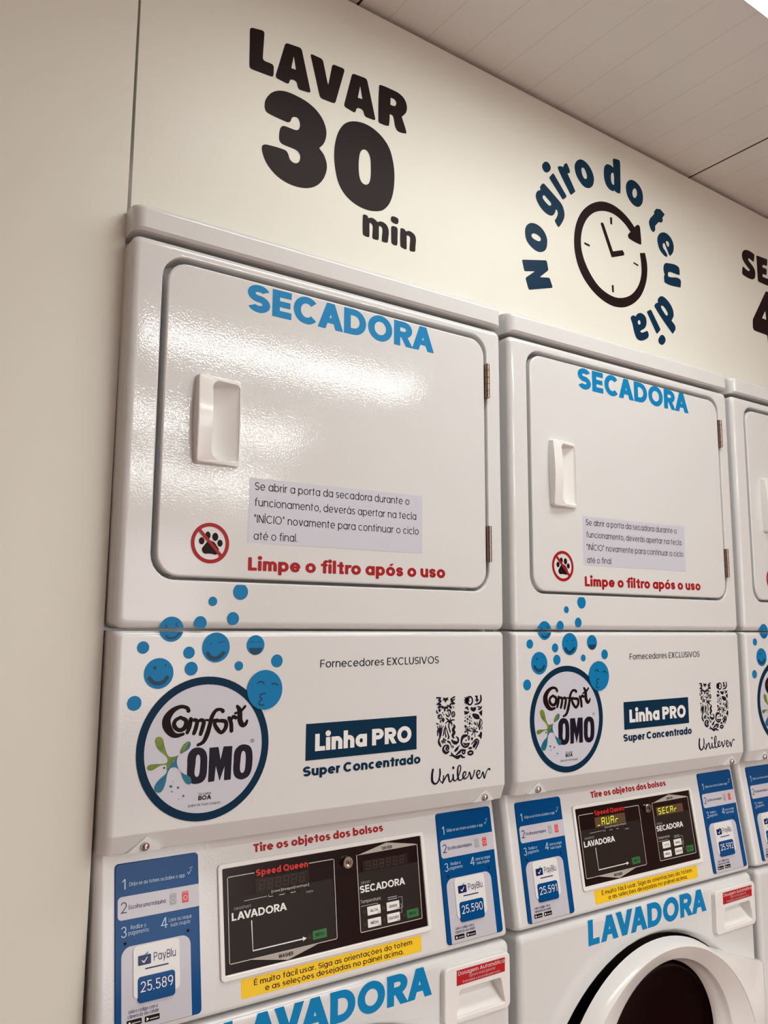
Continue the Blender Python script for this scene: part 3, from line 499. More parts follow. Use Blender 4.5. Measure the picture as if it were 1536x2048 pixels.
USCRIPT=[[(.5236,1.172,.00385),(.5219,1.1639,.00414),(.5224,1.1549,.00444),(.5273,1.1503,.00296),(.5326,1.1518,.00266),(.5365,1.1577,.00266),(.5381,1.1657,.00326),(.5376,1.172,.00237)],[(.5365,1.1609,.00118),(.5386,1.1533,.00148),(.5435,1.152,.00178),(.5452,1.161,.00207)],[(.5429,1.1504,.00326),(.5479,1.1566,.00266),(.5534,1.1623,.00207),(.5551,1.1601,.00296),(.5567,1.1524,.00296),(.5594,1.1505,.00207),(.5639,1.1551,.00207),(.5645,1.1617,.00296),(.5655,1.1533,.00296),(.5688,1.1509,.00207),(.5733,1.1542,.00178),(.579,1.1637,.00207),(.5808,1.1711,.00207),(.5786,1.1743,.00178),(.5752,1.1716,.00266),(.574,1.1625,.00326),(.5756,1.1532,.00326),(.5789,1.1507,.00207),(.5846,1.1531,.00178),(.5914,1.1592,.00178),(.5903,1.1631,.00207),(.5863,1.1614,.00266),(.5851,1.1556,.00296),(.5891,1.1523,.00237),(.5959,1.1555,.00178),(.5989,1.1619,.00207),(.6011,1.1558,.00296),(.6027,1.1506,.00266),(.6074,1.1561,.00207),(.6098,1.1635,.00237)],[(.6143,1.1546,.00148),(.6201,1.1575,.00178),(.6213,1.1616,.00207),(.6167,1.1621,.00237),(.6143,1.1572,.00296),(.6177,1.1505,.00266),(.6235,1.1521,.00178),(.6277,1.1594,.00237),(.6294,1.1541,.00266),(.6311,1.1492,.00237),(.6354,1.1587,.00178),(.6396,1.1635,.00178),(.6425,1.1623,.00385)],[(.5651,1.1717,.00444),(.5653,1.1712,.00414)]]
COMF=[[(.1146,1.2839,.0058),(.1123,1.2876,.00493),(.1036,1.2895,.00493),(.0931,1.285,.00725),(.0856,1.2754,.01073),(.086,1.2655,.0116),(.0922,1.2562,.0087),(.0997,1.2527,.0058),(.1087,1.2541,.00377)],[(.1041,1.2754,.00435),(.1118,1.271,.0058),(.11,1.262,.00638),(.1026,1.2595,.00522),(.096,1.2649,.0058),(.0968,1.2718,.00522),(.1041,1.2759,.00435)],[(.1182,1.2726,.0058),(.117,1.2636,.0058),(.114,1.2558,.00493)],[(.1183,1.2706,.0029),(.1237,1.2713,.00493),(.1271,1.2691,.00522),(.1258,1.2611,.0058),(.1233,1.2542,.00522)],[(.1271,1.2681,.0029),(.1325,1.2708,.00493),(.1365,1.268,.0058),(.1351,1.2605,.0058),(.1326,1.2526,.00522)],[(.1635,1.2809,.0058),(.16,1.2832,.00435),(.1533,1.282,.00493),(.1479,1.274,.0058),(.1455,1.264,.00609),(.142,1.2519,.00667),(.1369,1.2422,.00522),(.1293,1.2387,.00377)],[(.1397,1.2704,.0029),(.1481,1.2694,.00348),(.1559,1.27,.00348)],[(.1526,1.2687,.00522),(.1582,1.2683,.00435),(.1639,1.268,.00522),(.1685,1.2657,.0058),(.1682,1.2585,.0058),(.1622,1.2527,.00493),(.1558,1.2582,.0058),(.1522,1.2646,.00522),(.1526,1.2687,.00522)],[(.1729,1.2711,.00522),(.176,1.2642,.0058),(.1769,1.2543,.0058)],[(.1759,1.2673,.0029),(.1786,1.2724,.00493),(.1827,1.2711,.00522)],[(.1846,1.2862,.00435),(.1883,1.2802,.00725),(.1892,1.2676,.00754),(.1929,1.2611,.00725),(.1976,1.2619,.00522),(.1998,1.266,.00377)],[(.1814,1.2769,.0029),(.19,1.2796,.00377),(.1963,1.2856,.00377)]]
OMO=[('s',[(.1157,1.2138),(.116,1.2257),(.1208,1.2333),(.1284,1.2355),(.1372,1.2331),(.1424,1.2256),(.1435,1.2114),(.1424,1.1974),(.1377,1.1909),(.129,1.1889),(.1214,1.1909),(.1163,1.1979)],[('s',[(.127,1.2148),(.1277,1.2237),(.1303,1.2263),(.133,1.2233),(.1336,1.2122),(.1324,1.2004),(.1292,1.1977),(.1261,1.2019)])]),('f',[(.146,1.2339),(.1589,1.234),(.1623,1.2169),(.1662,1.2342),(.179,1.2338),(.1779,1.1899),(.1682,1.1898),(.1684,1.2083),(.1618,1.1896),(.1558,1.2098),(.1542,1.1898),(.1454,1.1896)],[]),('s',[(.1815,1.2123),(.1826,1.2266),(.1891,1.2333),(.1972,1.2346),(.2055,1.2311),(.2091,1.2225),(.2089,1.2037),(.2055,1.1937),(.1986,1.1892),(.1917,1.1888),(.1846,1.1925),(.1815,1.2)],[('s',[(.1915,1.2135),(.1929,1.2237),(.1957,1.2261),(.1988,1.2222),(.1992,1.2087),(.1977,1.1995),(.1943,1.197),(.1913,1.2011)])])]
SPL=[('green',[(.0712,1.2468),(.072,1.2516),(.0766,1.2528),(.0809,1.25),(.0833,1.242),(.0874,1.2309),(.0908,1.2267),(.0966,1.2262),(.1028,1.2277,'c'),(.1009,1.2229),(.0957,1.2204),(.0929,1.2128),(.0883,1.2102),(.087,1.2167),(.0782,1.216),(.0696,1.2119),(.064,1.2119),(.0618,1.2155),(.0638,1.2182),(.0709,1.219),(.0822,1.2186),(.0879,1.2196),(.0882,1.2249),(.0838,1.2302),(.0752,1.2377)]),('blue',[(.1028,1.2277,'c'),(.101,1.2219),(.1018,1.215),(.1058,1.2077),(.1113,1.2033),(.12,1.1985),(.1218,1.1934),(.1204,1.1896),(.1149,1.1911),(.1099,1.1985),(.1069,1.2056),(.1014,1.212),(.096,1.213),(.0919,1.2114),(.0886,1.2044),(.0869,1.1938),(.0821,1.1841),(.077,1.1831),(.0728,1.187),(.0735,1.1932),(.0799,1.2003),(.0869,1.2055),(.0898,1.2121),(.0938,1.2176),(.0988,1.2221)]),('green',[(.1054,1.23),(.1077,1.2382),(.1129,1.2434),(.1177,1.2435),(.1142,1.2378),(.1101,1.2321)]),('blue',[(.1054,1.23),(.1101,1.2321),(.1142,1.2378),(.1177,1.2435),(.119,1.2394),(.1165,1.2346),(.1102,1.2311)]),('blue',[(.0923,1.1899),(.0959,1.19),(.0955,1.1876)]),('blue',[(.1029,1.1878),(.1053,1.1876),(.1046,1.1852)]),('blue',[(.1102,1.1758),(.1128,1.1765),(.1119,1.1742)]),('blue',[(.0952,1.1832),(.0968,1.1829),(.0961,1.1816)]),('navy',[(.083,1.2136),(.0845,1.2143),(.0858,1.2129),(.0841,1.2121)]),('blue',[(.0968,1.1958),(.098,1.1954),(.0973,1.1949)]),('blue',[(.1048,1.1727),(.1059,1.1726),(.1055,1.1718)])]

# ================================================================ the room
YW = 0.04                       # fascia plane the machines are set into
def zceil(x): return 2.478 - 0.017 * (x - 0.4)
def struct(mb, name, **k):
    o = mb.build(name, **k); o['kind'] = 'structure'; return o
XL_ROOM, XR_ROOM, YF_ROOM, YB_ROOM = -3.4, 6.0, -5.4, 0.86
b = MB(); b.box(XL_ROOM, XR_ROOM, YF_ROOM, YB_ROOM, -0.05, 0.0, 'floor_tile'); struct(b, 'floor')
LAMP_X = ((0.28, 1.38), (0.60, 1.87), (0.62, 1.95), (0.62, 2.5))
LAMP_Y = ((-0.65, -0.352), (-1.94, -1.80), (-3.14, -2.98), (-4.72, -4.32))
b = MB()
ys = sorted([YF_ROOM, YB_ROOM] + [q for l in LAMP_Y for q in l])
for j in range(len(ys) - 1):
    y0, y1 = ys[j], ys[j + 1]
    hit = [i for i, l in enumerate(LAMP_Y) if abs(y0 - l[0]) < 1e-6]
    spans = [(XL_ROOM, LAMP_X[hit[0]][0]), (LAMP_X[hit[0]][1], XR_ROOM)] if hit else [(XL_ROOM, XR_ROOM)]
    for x0, x1 in spans:
        lo = [(x0, y0, zceil(x0)), (x0, y1, zceil(x0)), (x1, y1, zceil(x1)), (x1, y0, zceil(x1))]
        b.loft([lo, [(p[0], p[1], p[2] + 0.012) for p in lo]], 'ceiling_pvc', cap0=True, cap1=True)
struct(b, 'ceiling', weld=False)
# fascia: left panel, panel over and beside the machines
TH = 0.018
def slab(b, quad, y0, y1, mt):
    a = [(x, y0, z) for x, z in quad]; c = [(x, y1, z) for x, z in quad]
    b.loft([a, c], mt, cap0=True, cap1=True)
b = MB(); slab(b, [(XL_ROOM, 0), (0.0035, 0), (0.0158, zceil(0) - 0.005), (XL_ROOM, zceil(XL_ROOM) - 0.005)], YW, YW + TH, 'wall_laminate')
struct(b, 'wall_back_left')
ZCAP = 1.9715
b = MB()
slab(b, [(0.0185, ZCAP), (2.066, ZCAP), (2.066, zceil(2.066) - 0.009), (0.0185, zceil(0.0185) - 0.009)], YW, YW + TH, 'wall_laminate')
slab(b, [(2.0665, 0), (XR_ROOM, 0), (XR_ROOM, zceil(XR_ROOM) - 0.003), (2.0665, zceil(2.0665) - 0.003)], YW, YW + TH, 'wall_laminate')
struct(b, 'wall_back')
b = MB(); b.box(XL_ROOM, XR_ROOM, YB_ROOM, YB_ROOM + 0.06, 0, 2.44, 'void'); struct(b, 'wall_behind_machines')
b = MB(); b.box(XL_ROOM - 0.08, XL_ROOM, YF_ROOM, YB_ROOM, 0, 2.54, 'side_wall'); struct(b, 'wall_left')
b = MB(); b.box(XR_ROOM, XR_ROOM + 0.08, YF_ROOM, YB_ROOM, 0, 2.38, 'room_wall'); struct(b, 'wall_right')
# shop front with its glazed opening
WX0, WX1, WZ1 = -0.9, 2.5, 2.2
b = MB()
y0, y1 = YF_ROOM - 0.1, YF_ROOM
b.box(XL_ROOM, WX0, y0, y1, 0, 2.5, 'room_wall'); b.box(WX1, XR_ROOM, y0, y1, 0, 2.38, 'room_wall'); b.box(WX0, WX1, y0, y1, WZ1, 2.42, 'room_wall')
struct(b, 'wall_front', weld=False)
b = MB()
for x in (WX0, 0.2, 1.35, WX1 - 0.06): b.box(x, x + 0.06, y0 + 0.02, y1 - 0.02, 0.0, WZ1, 'frame_metal')
for z in (0.0, WZ1 - 0.06): b.box(WX0, WX1, y0 + 0.03, y1 - 0.03, z, z + 0.06, 'frame_metal')
struct(b, 'window_1', weld=False)
b = MB(); b.box(-8, 10, -14, YF_ROOM - 0.1, -0.12, -0.06, 'pavement'); struct(b, 'floor_outside')

# ---------------------------------------------------------------- ceiling lights
def ceiling_light(x0, x1, y0, y1, level, label, group=None, depth=0.006):
    cx, cy = (x0 + x1) / 2, (y0 + y1) / 2
    z = zceil(cx)
    t = empty('ceiling_light', (cx, cy, z)); tag(t, label, 'ceiling light', group)
    L = (-cx, -cy, -z); e = 0.001
    D = depth
    def zz(x, d=0.0): return zceil(x) + d
    b = MB()
    loop = [(x0 + e, y0 + e), (x1 - e, y0 + e), (x1 - e, y1 - e), (x0 + e, y1 - e)]
    b.loft([[(p, q, zz(p)) for p, q in loop], [(p, q, zz(p, D + 0.02)) for p, q in loop]], 'lamp_white', cap1=True)
    b.build('housing', t, loc=L)
    b = MB()
    i = 0.004
    l2 = [(x0 + i, y0 + i), (x1 - i, y0 + i), (x1 - i, y1 - i), (x0 + i, y1 - i)]
    b.loft([[(p, q, zz(p, D)) for p, q in l2], [(p, q, zz(p, D + 0.008)) for p, q in l2]], 'diffuser', cap0=True, cap1=True)
    dm = MATS['diffuser'].copy(); dm.name = 'diffuser_lit'
    dm.node_tree.nodes['Principled BSDF'].inputs['Emission Strength'].default_value = level
    MATS['diffuser_lit'] = dm
    b.mats = ['diffuser_lit']; b.build('diffuser', t, loc=L)
    return t
GL = 'recessed ceiling lights down the room'
ceiling_light(*LAMP_X[0], *LAMP_Y[0], LAMP_LEVELS[0], 'lit recessed ceiling light in the top right corner, nearest the machines', depth=0.035)
ceiling_light(*LAMP_X[1], *LAMP_Y[1], LAMP_LEVELS[1], 'lit recessed ceiling light in the second row out from the machines', GL)
ceiling_light(*LAMP_X[2], *LAMP_Y[2], LAMP_LEVELS[2], 'lit recessed ceiling light in the third row out from the machines', GL)
ceiling_light(*LAMP_X[3], *LAMP_Y[3], LAMP_LEVELS[3], 'lit recessed ceiling light nearest the shop front', GL)

# ================================================================ one stacked washer and dryer, built at its own place
XL, XR = 0.0125, 0.683
OX, OY = 0.3475, 0.36
LOC = (-OX, -OY, 0.0)
machine = empty('stacked_washer_dryer', (OX, OY, 0))
def part(b, name, parent=None, smooth=False, label=None, **k):
    o = b.build(name, machine if parent is None else parent, smooth=smooth, loc=LOC if parent is None else None, **k)
    if label: o['label'] = label
    return o
def round_ends(x, e):
    t = min(x - XL, XR - x)
    if t >= e: return 0.0
    return e - math.sqrt(max(e * e - (e - t) ** 2, 0))
def extrude(prof, mt, e=0.012, x0=XL, x1=XR, yback=None):
    """profile of (y, z) run along x, its two ends rolled back with radius e"""
    b = MB(); loops = []
    st = [x0 + e * (1 - math.cos(PI / 2 * k / 6)) for k in range(7)]
    st = st + [x1 - (s - x0) for s in reversed(st)]
    for x in st:
        o = round_ends(x, e)
        loops.append([(x, (y + o if y < yback - 1e-6 else y), z) for y, z in prof])
    b.loft(loops, mt, cap0=True, cap1=True)
    return b
def arcpts(cy, cz, r, a0, a1, n=5):
    return [(cy + r * math.cos(math.radians(a0 + (a1 - a0) * k / n)), cz + r * math.sin(math.radians(a0 + (a1 - a0) * k / n))) for k in range(n + 1)]
# cabinet shell behind the fronts
b = MB(); b.box(XL + 0.001, XR - 0.001, 0.052, 0.70, 0.03, 1.93, 'enamel'); part(b, 'cabinet')
# top cap
prof = [(0.12, 1.9315), (-0.0012, 1.9315), (-0.0045, 1.9352)] + arcpts(0.0045, 1.9605, 0.009, 180, 90, 5) + [(0.12, 1.9695)]
part(extrude(prof, 'enamel', e=0.016, x0=XL, x1=XR, yback=0.119), 'top_cap', smooth=True)
# dryer front frame with the door opening
def plate(b, x0, x1, z0, z1, r, e, yf, yb, mt, hole=None, n=6, holestep=None):
    loops = [[(x, yb, z) for x, z in rr(x0, x1, z0, z1, r, n)]]
    for k in range(7):
        a = PI / 2 * k / 6
        i = e * (1 - math.cos(a)); y = yf + e - e * math.sin(a)
        loops.append([(x, y, z) for x, z in rr(x0 + i, x1 - i, z0 + i, z1 - i, max(r - i * 0.5, 0.002), n)])
    if hole is None: 
        b.loft(loops, mt, cap1=True)
    else:
        h = hole
        for (i, y) in holestep: loops.append([(x, y, z) for x, z in rr(h[0] + i, h[1] - i, h[2] + i, h[3] - i, h[4] - i, n)])
        b.loft(loops, mt)
OPEN = (0.0530, 0.6495, 1.4535, 1.9095, 0.036)
b = MB(); plate(b, XL, XR, 1.3912, 1.9255, 0.012, 0.011, 0.0, 0.05, 'enamel', OPEN, holestep=((0, 0.0), (0.0012, 0.0006), (0.0022, 0.002), (0.0026, 0.005), (0.0026, 0.040), (0.020, 0.0405)))
part(b, 'dryer_front', smooth=True)
# dryer door
HOLE = (0.1290, 0.1726, 1.6240, 1.7345, 0.008)
b = MB(); plate(b, 0.0625, 0.6415, 1.4605, 1.8995, 0.030, 0.003, -0.0005, 0.030, 'enamel', HOLE, holestep=((0, -0.0005), (0, 0.018)))
door = part(b, 'dryer_door', smooth=True)
PD = front(-0.0005)
# door pull: a bowed block with a scooped finger pocket on its right
b = MB(); n = 8
def hp(x, z):                                       # height of the block in front of the door
    t = min(max((z - 1.6165) / 0.126, 0), 1); bow = math.sin(PI * t)
    l = 0.0105 + 0.0075 * bow; r_ = 0.0038 + 0.0012 * bow
    s = min(max((x - 0.1250) / 0.050, 0), 1)
    return l + (r_ - l) * s
def hl(x0, x1, z0, z1, r, f, dy=0.0, bowx=0.0):
    o = []
    for x, z in rr(x0, x1, z0, z1, r, n):
        t = (z - 1.6165) / 0.126
        xx = x - bowx * math.sin(PI * min(max(t, 0), 1)) * (1 if x < 0.12 else 0.35 if x > 0.165 else 0) * (1 if x < 0.12 else -1)
        o.append((xx, f(x, z) + dy, z))
    return o
def dens(loop, m=5):
    o = []
    for i in range(len(loop)):
        a, c = loop[i], loop[(i + 1) % len(loop)]
        L_ = math.dist(a, c); k_ = m if L_ > 0.02 else 1
        for k in range(k_): o.append(tuple(a[j] + (c[j] - a[j]) * k / k_ for j in range(3)))
    return o
def lp(x0, x1, z0, z1, r, yf, bow=0.0025):
    pts = []
    c = rr(x0, x1, z0, z1, r, n)
    for i in range(len(c)):
        a, d = c[i], c[(i + 1) % len(c)]
        L_ = math.hypot(d[0] - a[0], d[1] - a[1]); k_ = 6 if i % (n + 1) == n else 1
        for k in range(k_): pts.append((a[0] + (d[0] - a[0]) * k / k_, a[1] + (d[1] - a[1]) * k / k_))
    o = []
    for x, z in pts:
        t = min(max((z - 1.6165) / 0.126, 0), 1)
        o.append((x - bow * math.sin(PI * t) * (1.0 if x < 0.125 else (-0.35 if x > 0.16 else 0.0)), yf(x, z), z))
    return o
fl = lambda x, z: 0.021 - 0.0235 * (x - 0.1305) / 0.042
loops = [lp(0.1080, 0.1755, 1.6165, 1.7425, 0.004, lambda x, z: 0.0),
         lp(0.1086, 0.1752, 1.6170, 1.7420, 0.004, lambda x, z: -hp(x, z) * 0.75),
         lp(0.1096, 0.1746, 1.6178, 1.7412, 0.004, lambda x, z: -hp(x, z) * 0.94),
         lp(0.1116, 0.1738, 1.6190, 1.7400, 0.004, lambda x, z: -hp(x, z)),
         lp(0.1285, 0.1736, 1.6230, 1.7362, (0.006, 0.012, 0.016, 0.004), lambda x, z: -hp(x, z), 0.001),
         lp(0.1293, 0.1730, 1.6238, 1.7352, (0.006, 0.012, 0.016, 0.004), lambda x, z: -hp(x, z) + 0.0012, 0.001),
         lp(0.1305, 0.1724, 1.6262, 1.7325, (0.006, 0.010, 0.014, 0.004), fl, 0.0),
         lp(0.1380, 0.1690, 1.6340, 1.7250, (0.006, 0.010, 0.012, 0.004), fl, 0.0)]
b.loft(loops, 'white_plastic', cap1=True)
part(b, 'door_handle', door, smooth=True, angle=38)
# door graphics
b = MB(); text(b, 'SECADORA', 0.1826, 0.5284, 1.8527, 0.0422, 0.27, 'blue', PD, zb1=1.8545); part(b, 'door_lettering', door, label='blue SECADORA lettering')
b = MB()
b.face([PD(*q, 0) for q in ((0.1932, 1.5120), (0.5026, 1.5133), (0.5028, 1.6074), (0.1940, 1.6055))], 'note_white')
for s, x1, z, z1 in (('Se abrir a porta da secadora durante o', 0.4768, 1.5884, 1.5905), ('funcionamento, deverás apertar na tecla', 0.4905, 1.5652, 1.5672), ('"INÍCIO" novamente para continuar o ciclo', 0.4955, 1.5412, 1.5432), ('até o final.', 0.2728, 1.5168, 1.5178)):
    text(b, s, 0.2024, x1, z, 0.0114, 0.105, 'ink', PD, 1, zb1=z1)
part(b, 'instruction_label', door, label='pale label with four lines of text')
b = MB(); text(b, 'Limpe o filtro após o uso', 0.1948, 0.5503, 1.4726, 0.0188, 0.26, 'red', PD, zb1=1.4752, rnd=0.07); part(b, 'filter_lettering', door, label='red lettering Limpe o filtro após o uso')
b = MB()
PC_, PR = (0.1372, 1.5078), 0.0280
def pw(x, y): return (PC_[0] + (x - 757) / 597 * PR, PC_[1] - (y - 715) / 605 * PR)
for cx_, cy_, rx_, ry_ in ((490, 665, 88, 105), (675, 492, 84, 115), (908, 520, 95, 122), (1062, 700, 84, 104)):
    q = pw(cx_, cy_); b.poly(circ(q[0], q[1], rx_ / 597 * PR, ry_ / 597 * PR, 24), [], PD, 'ink', 0)
b.poly(spline([pw(*p) for p in ((640, 705), (720, 655), (800, 648), (890, 690), (960, 780), (1030, 880), (1025, 990), (930, 1055), (850, 1040), (720, 1032), (600, 1040), (525, 990), (505, 890), (570, 795))]), [], PD, 'ink', 0)
b.poly(circ(*PC_, PR, n=64), [circ(*PC_, PR * 0.815, n=64)], PD, 'red', 1)
line2(b, [pw(400, 330), pw(1110, 1080)], PR * 0.165, PD, 'red', 2)
part(b, 'no_pets_sign', door, label='red ring with a bar across a black paw print')
# hinges and latch marks
for z0, z1 in ((1.7955, 1.8575), (1.5060, 1.5685)):
    b = MB(); n = 5; h = (z1 - z0) / n
    for k in range(n):
        za, zb_ = z0 + k * h + 0.0004, z0 + (k + 1) * h - 0.0004
        c = [(0.6462 + 0.0042 * math.cos(2 * PI * i / 12), -0.0030 + 0.0042 * math.sin(2 * PI * i / 12)) for i in range(12)]
        b.loft([[(x, y, za) for x, y in c], [(x, y, zb_) for x, y in c]], 'steel', cap0=True, cap1=True)
    b.box(0.6425, 0.6462, -0.0012, 0.012, z0, z1, 'steel')
    part(b, 'hinge', smooth=True, label='bare metal door hinge')

# access panel with bevelled foot
prof = [(0.05, 1.3885), (0.009, 1.3885)] + arcpts(0.009, 1.3795, 0.009, 90, 180, 5) + [(0.0, 1.1360), (0.0006, 1.1338), (0.0095, 1.1128), (0.0110, 1.1108), (0.014, 1.1102), (0.05, 1.1102)]
prof = [(p[0] if p[0] > 1e-9 else 0.0, p[1]) for p in prof]
access = part(extrude(prof, 'enamel', e=0.012, yback=0.049), 'access_panel', smooth=True)
for sx in (0.0642, 0.6320):
    b = MB()
    A_ = (sx + 0.002, 0.0008, 1.1312); B_ = (sx - 0.0215, 0.0030, 1.1122); C_ = (sx + 0.0225, 0.0030, 1.1122); D_ = (sx - 0.0215, 0.0112, 1.1115); E_ = (sx + 0.0225, 0.0112, 1.1115)
    b.face([A_, B_, C_], 'enamel'); b.face([B_, D_, E_, C_], 'enamel'); b.face([A_, D_, B_], 'enamel'); b.face([A_, C_, E_], 'enamel')
    part(b, 'screw_boss', access)
    b = MB(); loops = []
    for r_, y_ in ((0.0056, 0.003), (0.0056, 0.0005), (0.0048, -0.0018), (0.0032, -0.0030), (0.0018, -0.0034), (0.0017, -0.0016)):
        loops.append([(sx + r_ * math.cos(2 * PI * i / 20), y_ - 0.0005, 1.1188 + r_ * math.sin(2 * PI * i / 20)) for i in range(20)])
    b.loft(loops, 'chrome', cap1=True)
    part(b, 'screw', access, smooth=True, label='round chrome screw')
PA = front(-0.0002)
# supplier graphics
b = MB(); text(b, 'Fornecedores EXCLUSIVOS', 0.3153, 0.5365, 1.3354, 0.0114, 0.125, 'ink_navy', PA, zb1=1.3374); part(b, 'supplier_lettering', access, label='thin dark lettering Fornecedores EXCLUSIVOS')
b = MB(); b.face([PA(*q, 0) for q in ((0.2930, 1.2047), (0.4914, 1.2060), (0.4914, 1.2573), (0.2932, 1.2560))], 'navy')
text(b, 'Linha PRO', 0.3083, 0.4812, 1.2169, 0.0242, 0.28, 'white', PA, 1, zb1=1.2182); part(b, 'product_plate', access, label='dark blue rectangle reading Linha PRO')
b = MB(); text(b, 'Super Concentrado', 0.2892, 0.4990, 1.1830, 0.0136, 0.26, 'navy', PA, zb1=1.1842); part(b, 'product_lettering', access, label='bold dark lettering Super Concentrado')
b = MB()
for it in UMARK:
    t_, d_ = it
    if t_ == 'p': b.poly(d_, [], PA, 'ink_navy', 0)
    elif t_ == 's': b.poly(spline(d_, 4), [], PA, 'ink_navy', 0)
    elif t_ == 'b': brush(b, d_, PA, 'ink_navy', 0, n=4)
    elif t_ == 'e': b.poly(circ(d_[0], d_[1], d_[2], d_[3], 14), [], PA, 'ink_navy', 0)
    elif t_ == 'r': b.poly(circ(d_[0], d_[1], d_[2], d_[3], 20), [circ(d_[0], d_[1], max(d_[2] - d_[4], 0.0006), max(d_[3] - d_[4], 0.0006), 20)], PA, 'ink_navy', 0)
part(b, 'maker_emblem', access, label='dark letter U made of many small motifs')
b = MB()
for s in USCRIPT: brush(b, s, PA, 'ink_navy', 0, n=5)
part(b, 'maker_script', access, label='handwritten style dark lettering Unilever')
# round detergent logo
RC, RR_ = (0.1401, 1.2341), 0.0934
b = MB()
b.poly(circ(*RC, 0.0832, n=72), [], PA, 'note_white', 0)
b.poly(circ(*RC, RR_, n=72), [circ(*RC, 0.0830, n=72)], PA, 'navy', 1)
for s in COMF: brush(b, s, PA, 'ink', 1, n=6)
for t_, o_, hs in OMO: b.poly(shape(t_, o_, 0.001), [shape(a_, c_, 0.001) for a_, c_ in hs], PA, 'ink_navy', 1)
for k_, o_ in SPL:
    m_ = {'green': 'splash_green', 'blue': 'splash_blue', 'navy': 'navy'}[k_]
    b.poly(spline(o_, 5), [], PA, m_, 3 if k_ == 'blue' else 2)
text(b, 'Só coisa', 0.1325, 0.1500, 1.1740, 0.0032, 0.12, 'ink_navy', PA, 1)
text(b, 'BOA', 0.1325, 0.1505, 1.1675, 0.0058, 0.24, 'ink_navy', PA, 1)
text(b, 'para as tuas roupas', 0.1190, 0.1635, 1.1605, 0.0036, 0.11, 'ink_navy', PA, 1)
q = (0.2085, 1.2388)
b.poly(circ(*q, 0.0026, n=20), [circ(*q, 0.0021, n=20)], PA, 'ink_navy', 1); text(b, 'R', q[0] - 0.0008, q[0] + 0.0009, q[1] - 0.0011, 0.0022, 0.2, 'ink_navy', PA, 1)
part(b, 'round_logo_sticker', access, label='round white sticker with dark blue rim')
# bubbles
BUB = ((0.1849, 1.4424, 0.0113), (0.1440, 1.4283, 0.0064), (0.1270, 1.3990, 0.0091), (0.1746, 1.4053, 0.0090), (0.0872, 1.3905, 0.0165), (0.0501, 1.3668, 0.0080), (0.1126, 1.3596, 0.0080), (0.1509, 1.3661, 0.0201), (0.2100, 1.3688, 0.0137), (0.1164, 1.3384, 0.0091), (0.1854, 1.3406, 0.0064), (0.2440, 1.3464, 0.0091), (0.0723, 1.3333, 0.0198), (0.0418, 1.2966, 0.0093), (0.2256, 1.3070, 0.0273))
FACE = {
 7: [('b', [(-.58, -.40, .27), (-.36, -.66, .27), (0, -.74, .27), (.33, -.56, .27), (.54, -.38, .27)]), ('e', -.39, .26, .06), ('b', [(.18, .31, .05), (.56, .41, .05)])],
 12: [('b', [(-.62, -.30, .26), (-.33, -.58, .26), (0, -.64, .26), (.33, -.55, .26), (.57, -.28, .26)]), ('e', -.28, .37, .11), ('e', .43, .52, .06)],
 8: [('m',), ('b', [(-.61, .30, .06), (-.21, .37, .06)]), ('b', [(.19, .29, .06), (.61, .36, .06)])],
 14: [('b', [(-.43, .35, .07), (-.30, .42, .07), (-.14, .39, .07), (-.06, .30, .07)]), ('b', [(.39, .26, .07), (.52, .31, .07), (.66, .26, .07), (.72, .19, .07)]), ('b', [(0, -.18, .07), (-.22, -.22, .07), (-.28, -.36, .07), (-.15, -.46, .07), (-.30, -.57, .07), (-.33, -.68, .07), (-.22, -.76, .07), (-.06, -.75, .07)])],
 4: [('b', [(-.43, -.52, .15), (-.17, -.70, .15), (.30, -.65, .15), (.68, -.32, .15)]), ('b', [(-.55, .32, .08), (-.38, .22, .08), (-.5, .1, .08)]), ('b', [(.5, .52, .08), (.32, .38, .08), (.5, .25, .08)])],
}
def clip(poly, z, above):
    o = []; n = len(poly)
    for i in range(n):
        a, c = poly[i], poly[(i + 1) % n]
        ia = (a[1] >= z) == above; ic = (c[1] >= z) == above
        if ia: o.append(a)
        if ia != ic:
            t = (z - a[1]) / (c[1] - a[1]); o.append((a[0] + (c[0] - a[0]) * t, z))
    return o
for i, (x, z, r) in enumerate(BUB):
    b = MB(); c = circ(x, z, r, n=40)
    top = 5 if i == 14 else 0
    if i == 0: c = clip(c, 1.4520, False)
    if z + r > 1.3895 and z - r < 1.3905:
        for q in (clip(c, 1.3922, True), clip(c, 1.3876, False)):
            if len(q) > 2: b.poly(q, [], PA, 'bubble_blue', top)
    else: b.poly(c, [], PA, 'bubble_blue', top)
    for d in FACE.get(i, ()):
        if d[0] == 'b': brush(b, [(x + p * r, z + q * r, w_ * r) for p, q, w_ in d[1]], PA, 'face_teal', top + 1, n=5)
        elif d[0] == 'e': b.poly(circ(x + d[1] * r, z + d[2] * r, d[3] * r, n=14), [], PA, 'face_teal', top + 1)
        else:
            m_ = [(x + .72 * r * math.cos(PI + PI * k / 16), z - .27 * r + .70 * r * math.sin(PI + PI * k / 16)) for k in range(17)]
            b.poly(m_, [], PA, 'face_teal', top + 1)
    part(b, 'bubble_sticker', access, label='blue bubble with a face' if i in FACE else 'plain blue bubble')

